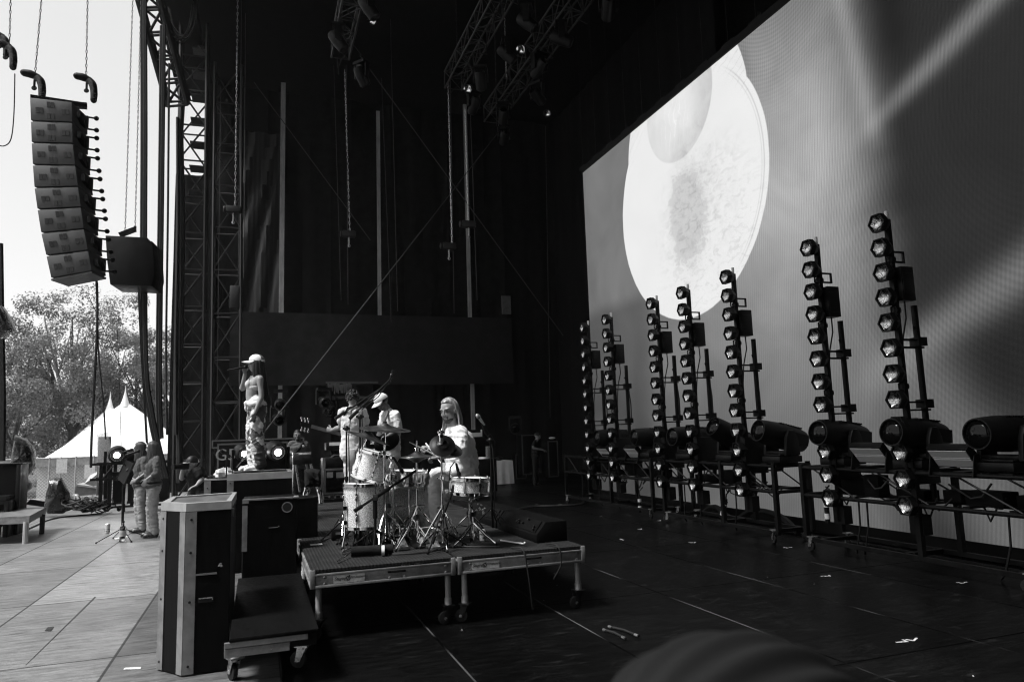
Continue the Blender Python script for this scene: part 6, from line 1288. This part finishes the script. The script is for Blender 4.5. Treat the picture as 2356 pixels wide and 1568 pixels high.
# cross bracing and vertical lines
def wire(label,a,b,r=.016,mt='steel',name='brace_wire',group=None): one(name,MB().cyl(a,b,r,n=6),K[mt],label,'wire',group)
wire('brace wire falling from the upper truss to the right of the dark wing',PY(828,128,24),PY(1296,772,24),.016,'truss')
wire('brace wire rising from the riser to the right hand truss',PY(545,1075,12),PY(1150,300,19),.010,'truss')
wire('faint brace wire at the left falling behind the middle post',PY(585,190,25.5),PY(852,552,25.5),.014,'truss')
wire('faint brace wire at the very top leading to the leftmost truss',PY(728,-10,24),PY(832,128,24),.012,'truss')
t=one('turnbuckle',MB().bar(PY(556,1060,12),PY(566,1048,12),.05,.03),K['steel'],'steel turnbuckle at the foot of the rising brace wire','turnbuckle')
for i,(u0,v0,u1,v1,y,kind) in enumerate(((547,-10,541,478,22,1),(556,-10,548,640,22,0),(768,150,785,690,24,0),(797,150,801,700,23,0),(793,160,805,540,23,1),(897,-10,915,715,22,0),(878,180,900,740,25,0),(1031,190,1040,570,21,1),(1036,180,1045,720,22,0),(1070,250,1077,512,20,1),(1082,250,1098,690,20,0),(1255,290,1266,960,24,0),(565,-10,561,640,23,0),(508,200,500,900,25,0),(1140,120,1143,290,20,0),(1160,20,1165,180,20,1))):
    a,b=PY(u0,v0,y),PY(u1,v1,y)
    if kind: link_chain('fine chain hanging in the dark wing from the roof',a,b,.014,'chains in the dark wing',step=.11,mt='steel')
    else: wire('thin steel line hanging straight down in the dark wing',a,b,.011,'truss','hanging_line','steel lines in the dark wing')
for l,(u,v),y in(('chain hoist at the left of the dark wing',(537,486),22),('chain hoist low on the fine chain near the middle',(803,542),23),('chain hoist beside the dim post',(1033,570),21),('chain hoist in front of the dim pale post',(1078,520),20)):
    c=PY(u,v,y); t=T('chain_hoist',l,'chain hoist',c,0,'chain hoists in the dark wing'); MB().obox((0,0,.05),(.42,.22,.2)).cyl((-.21,0,.05),(-.28,0,.05),.1,n=12).build('motor',K['truss_dark'],t,bevel=.03); MB().cyl((0,0,-.05),(0,0,-.3),.02,n=8).lathe([(.03,-.012),(.05,0),(.03,.012)],(0,0,-.34),(0,1,0),10).build('hook',K['steel'],t)
one('warning_light',MB().box(PY(529,656,22).x,PY(551,708,22).x,22,22.2,PY(529,708,22).z,PY(529,656,22).z),K['truss_dark'],'small control box hanging by the left lines','control box',bevel=.02)
a=PY(1155,680,25); c=PY(1176,722,25); one('grey_panel',MB().box(a.x,c.x,25,25.08,c.z,a.z),mat('grey_panel',.10,.6),'small grey panel hanging above the right end of the black band','panel',smooth=0)
# overhead lighting trusses with their lamps
def rig(label,u,v,y,y0,w,lamps,seed,lab):
    p=PY(u,v,y); truss('lighting_truss',label,'lighting truss',(p.x,y,p.z+w/2),(p.x,y0,p.z+w/2),w,w,.62,'truss','overhead lighting trusses',r=.028,rd=.014); rn=random.Random(seed)
    base=None
    for k in range(lamps):
        yy=y0+2+(y-y0-2.4)*k/(lamps-1); c=(p.x+rn.choice((-.25,.25,.5)),yy,p.z-.62); s=.9; yaw=rn.uniform(-2.2,.6); 
        o=hung_mover(lab,c,yaw,R(rn.uniform(-60,-15)),0,s,'lights hung under the overhead trusses',up=-1) if base is None else dup(base,c,yaw)
        base=base or o
    for k in range(4):
        yy=y0+3+(y-y0-3.5)*k/3; link_chain('fine chain holding an overhead truss to the roof',(p.x,yy,p.z+w),(p.x,yy,15.3),.012,'chains over the trusses',step=.12)
    m=MB(); q=[]; yy=y0
    while yy<y-.5: yy+=rn.uniform(.3,.7); q+=[(p.x+rn.uniform(-.2,.2),yy,p.z+.08),(p.x+rn.uniform(-.3,.3),yy+.15,p.z-rn.uniform(.1,.5))]
    m.path(q,.014,4)
    one('truss_cables',m,K['cable'],'dark cable loops along the '+label,'cables')
rig('right hand overhead truss running towards the video wall',1132,282,20,6.5,.5,9,1,'black moving light hung under the right hand overhead truss')
rig('middle overhead truss above the drummer',1043,205,19,6.5,.5,8,2,'black moving light hung under the middle overhead truss')
rig('left hand overhead truss above the guitarist',783,135,18,6.5,.45,7,3,'black moving light hung under the left hand overhead truss')
for (u,v,y,l) in((1258,262,20,'bright lamp shell catching light at the end of the right truss'),(1076,205,18,'round lamp catching light at the end of the middle truss'),(827,158,17.5,'small lamp catching light at the end of the left truss'),(855,45,15.5,'small lamp catching light high on the left truss'),(1198,115,15.5,'small lamp catching light high on the middle truss')):
    c=PY(u,v,y); t=T('spot_lamp',l,'spot lamp',c); MB().lathe([(.05,.2),(.1,.16),(.13,.0),(.12,-.02)],(0,0,0),V((.55,.6,.5)),18,cap=False).build('shell',K['black'],t); MB().lathe([(.001,.05),(.07,.03),(.115,-.01)],(0,0,0),V((.55,.6,.5)),18,cap=False).build('reflector',K['chrome'],t)
# ------------------------------------------------------------------ gear in the dark behind the band
K['gear']=mat('gear_grey',.05,.5,nz=(12,.3)); K['gear_edge']=mat('case_edge_dim',.11,.5,.3)
def rack(label,u0,v0,u1,v1,y,d=.6,edge=True,name='flight_case',cat='flight case'):
    a,b=PY(u0,v0,y),PY(u1,v1,y); t=T(name,label,cat,((a.x+b.x)/2,y+d/2,b.z)); MB().box(a.x,b.x,y,y+d,b.z,a.z).build('body',K['case'],t,world=True,bevel=.01); m=MB(); e=.035
    for x in(a.x,b.x-e): m.box(x,x+e,y-.006,y+.03,b.z,a.z)
    for z in(b.z,a.z-e): m.box(a.x+e,b.x-e,y-.006,y+.03,z,z+e)
    if edge: m.build('edging',K['gear_edge'],t,world=True,smooth=0)
    return t,a,b
t,a,b=rack('black case stencilled with a code, behind the singer in the cap',500,1020,662,1100,16.5); text('G5',.34,mat('stencil',.28,.7),t,(-.55,-.31,.55),(R(90),0,0),ext=.002)
rack('long dark case with a pale top edge behind the stencilled one',487,1012,700,1024,18.5,.5)
t,a,b=rack('amplifier case with two pale labels left of the floor tom',745,1078,822,1133,13.3)
for (u0,u1) in((752,766),(774,792)): p,q_=PY(u0,1086,13.28),PY(u1,1098,13.28); MB().box(p.x,q_.x,13.27,13.29,q_.z,p.z).build('label_card',K['edge'],t,world=True)
t=T('amplifier','small dark amplifier with a carrying handle on the case','amplifier',PY(778,1078,13.4)); p,q_=PY(742,1053,13.4),PY(826,1077,13.4); MB().box(p.x,q_.x,13.4,13.8,q_.z,p.z).build('body',K['black'],t,world=True,bevel=.015); MB().path([PY(762,1053,13.5),PY(768,1048,13.5),PY(790,1047,13.5),PY(797,1053,13.5)],.03,6).build('handle',K['rubber'],t,world=True); MB().box(p.x,p.x+.05,13.39,13.41,q_.z,p.z).build('corner',K['edge'],t,world=True)
t=T('stage_pedalboard','low board of pedals on the riser beside the amplifier case','pedal board',PY(780,1150,12.2)); p=G(780,1152,DZ); MB().obox(p+V((0,0,.03)),(.75,.3,.05)).build('board',K['black'],t,world=True); m=MB(); 
for k in range(7): m.obox(p+V((-.32+k*.1,0,.075)),(.07,.12,.05))
m.build('pedal',K['steel_dark'],t,world=True)
def keyboard(label,u0,v0,u1,v1,y,white=False,keysdown=False):
    a,b=PY(u0,v0,y),PY(u1,v1,y); t=T('keyboard',label,'keyboard',((a.x+b.x)/2,y,0 if y>15 else DZ)); MB().box(a.x,b.x,y,y+.35,b.z,a.z).build('body',K['white'] if white else K['black'],t,world=True,bevel=.01)
    MB().box(a.x+.06,b.x-.05,y-.008,y+.02,(a.z*.6+b.z*.4),a.z+.004).build('key_row',K['white'] if not white else K['black'],t,world=True,smooth=0)
    z0=t.location.z; m=MB().bar((a.x+.15,y+.1,z0),(b.x-.15,y+.1,b.z),.04,.04).bar((b.x-.15,y+.14,z0),(a.x+.15,y+.14,b.z),.04,.04); m.build('stand',K['black'],t,world=True); return t
keyboard('dark keyboard with a bright row of keys behind the guitarist',750,1018,868,1031,14.2)
keyboard('white keyboard behind the drummer’s shoulder',1028,990,1110,1004,17.5,True)
m_=rack('dark case behind the white keyboard stand',1030,1008,1118,1050,18,.5,False)
# pedal steel guitar and stool
sg=T('pedal_steel_guitar','pedal steel guitar on slanting metal legs in front of the man in grey','steel guitar',(PY(690,1046,13.2).x,13.2,DZ)); p,q_=PY(673,1046,13.2),PY(716,1066,13.2)
MB().box(p.x,q_.x,13.0,13.35,q_.z,p.z).build('body',K['steel_dark'],sg,world=True,bevel=.01); m=MB(); rn=random.Random(5)
for k in range(26): x=rn.uniform(p.x+.02,q_.x-.02); m.obox((x,rn.uniform(13.0,13.3),p.z+.02),(.05,.03,.035))
m.build('tuning_machines',K['chrome'],sg,world=True)
for (u0,u1,v1,dy) in((676,671,1148,.0),(714,739,1158,-.05),(680,690,1130,.4),(705,712,1132,.4)): MB().cyl(PY(u0,1064,13.15+dy*.5),PY(u1,v1,13.1+dy),.022,n=8).build('leg',K['steel'],sg,world=True)
st=T('stool','black padded stool with bent metal legs in front of the steel guitar','stool',(PY(715,1090,11.6).x,11.6,DZ)); blob([(700,1080),(720,1076),(735,1080),(738,1100),(736,1118),(718,1122),(701,1118)],11.4,11.75,seed=5).build('seat',K['fabric_black'],st,world=True)
for u in(703,711,733,737): a=PY(u,1120,11.55); MB().path([a,a+V((0,0,-.05)),PY(u-(3 if u<720 else -3),1135,11.5),PY(u-(3 if u<720 else -4),1158,11.45)],.022,7).build('leg',K['chrome'],st,world=True)
# cloth covered table with things on it, and racks at the far right
Y=22.6; tb_=T('cloth_table','table under a white cloth far behind the drummer','table',(PY(1130,1105,Y).x,Y,0)); p,q_=PY(1030,1065,Y),PY(1181,1106,Y); q_.z=.03
m=MB(); n=40
rs=[]
for z,f in((p.z,1.),(p.z-.01,1.004),(p.z*.5,1.01),(q_.z,1.02)):
    ring=[]
    for k in range(4*n):
        s=k/n; i=int(s); s-=i; cx,cy=(p.x+q_.x)/2,Y+.4; hx,hy=(q_.x-p.x)/2,.4
        x,y=[(-hx+2*hx*s,-hy),(hx,-hy+2*hy*s),(hx-2*hx*s,hy),(-hx,hy-2*hy*s)][i]; wv=.02*math.sin(k*1.3)*(p.z-z) ; ring.append(V((cx+x*f+(wv if i in(1,3) else 0),cy+y*f+(wv if i in(0,2) else 0),z)))
    rs.append(ring)
m.rings(rs,True); m.build('tablecloth',K['white'],tb_,world=True,smooth=30)
for l,u,v,w,h,mt in(('white printer like box on the cloth table',1120,1064,.35,.16,'white'),('dark bag on the cloth table behind the drummer',1104,1064,.35,.4,'fabric_black'),('row of dark cups on the cloth table',1148,1065,.3,.14,'black')):
    c=PY(u,v,Y+.3); one('table_item',crumple((c.x,Y+.3,p.z+h/2),(w/2,.12,h/2),w*9,14,10,.12),K[mt],l,'bag' if 'bag' in l else 'box',smooth=30)
can('pale can standing on the cloth table',PY(1112,1060,Y+.15).x,Y+.15,p.z,.05,.2)
c=PY(1116,1062,20.6); one('snare_drum',MB().lathe([(.2,0),(.2,.02),(.19,.03),(.19,.33),(.2,.34),(.2,.36),(.001,.36)],(c.x,20.6,.95),n=24),K['sparkle'],'spare sparkle drum standing behind the drummer below the keyboard','drum')
one('drum_plinth',MB().box(c.x-.3,c.x+.3,20.4,20.9,0,.95),K['case'],'dark crate under the spare drum','crate',bevel=.01)
rack('tall rack frame with pale edges at the far right of the stage',1260,1014,1286,1096,22.5,.6)
rack('open rack left of the stagehand in black',1200,1000,1240,1090,23.5,.6)
rack('pair of dark cases behind the cloth table',1186,1045,1212,1100,24,.5)
c=PY(1270,1007,22.6); one('desk_lamp',MB().ball(c,(.12,.08,.04)),K['white'],'small pale lit thing on top of the tall rack frame','lamp')
# shelves of cables and lamps in the back
t=T('cable_rack','rack of hanging cables glimpsed above the guitarist','cable rack',PY(790,912,24.5)); m=MB(); rn=random.Random(8)
for k in range(24): u=755+k*2.3; m.cyl(PY(u,880+rn.uniform(0,4),24.5),PY(u+rn.uniform(-2,2),896+rn.uniform(0,10),24.5),.022,n=5)
m.build('cables',K['gear_edge'],t,world=True); MB().bar(PY(750,879,24.6),PY(870,879,24.6),.06,.06).bar(PY(750,914,24.6),PY(870,914,24.6),.08,.08).build('shelf',K['gear'],t,world=True)
rn=random.Random(12)
for i,(u,v) in enumerate(((645,930),(745,925),(640,965),(760,945),(1185,985))):
    c=PY(u,v,21+i*.5); hung_mover('dark lamp hanging in the back of the wing above the gear',c,rn.uniform(-.4,.4),R(8),0,1.0,'dark lamps over the gear in the wing',up=-1)
hung_mover('brightest lit lamp beside the legs of the singer in the cap',PY(634,1036,15.7),R(8),R(6),1,1.2); hung_mover('smaller lit lamp between the stencilled case and the singer’s shoes',PY(558,1040,16.0),R(10),R(6),1,1.0)
c=G(560,1090,0); t=T('lamp_table','dark stand carrying the two lit lamps behind the singer','stand',(PY(595,1060,17).x,17,0)); MB().box(PY(530,1060,17).x,PY(690,1060,17).x,16.8,18.2,0,PY(595,1062,17).z).build('body',K['gear'],t,world=True,bevel=.02)
for l,a_,b_ in(('dark cable end with pale tips on the floor below the riser leg',(1388,1447),(1440,1468)),('second dark cable end on the floor, curving beside the first',(1400,1440),(1470,1462))):
    p,q_=G(*a_,.02),G(*b_,.02); t=T('cable_connector',l,'cable connector',p,0,'loose cable connectors on the floor'); MB().path([p,p*.5+q_*.5+V((.02,.03,0)),q_],.010,7).build('lead',K['rubber'],t,world=True); d=(q_-p).normalized()
    for c in(p,q_-d*.05): MB().cyl(c,c+d*.04,.012,n=8).build('tip',K['steel'],t,world=True)
rn=random.Random(31); sc0=None
for k in range(11):
    u,v=rn.uniform(720,2300),rn.uniform(1290,1560); p=G(u,v,.002); sz=rn.uniform(.005,.011)
    if sc0 is None:
        sc0=MB().prism([(-1,-.5,0),(1,-.6,0),(.8,.5,0),(-.9,.6,0)],(0,0,.2)).build('floor_scrap',K['tape'],smooth=0); tag(sc0,'tiny pale scrap on the dark stage floor','scrap','tiny pale scraps on the dark floor'); o=sc0
    else: o=sc0.copy(); COL.objects.link(o)
    o.location=p; o.scale=(sz,sz*rn.uniform(.3,.8),.004); o.rotation_euler.z=rn.uniform(0,3)
# ------------------------------------------------------------------ smoky air
M=bpy.data.materials.new('haze_air'); M.use_nodes=True; t_=M.node_tree; t_.nodes.clear(); pv=t_.nodes.new('ShaderNodeVolumePrincipled'); pv.inputs['Density'].default_value=.00027; pv.inputs['Color'].default_value=(.9,.9,.9,1); pv.inputs['Anisotropy'].default_value=.3
oo=t_.nodes.new('ShaderNodeOutputMaterial'); t_.links.new(pv.outputs[0],oo.inputs['Volume'])
tag(MB().box(-230,270,-170,330,-2.8,22).build('haze',M,smooth=0),kind='stuff')
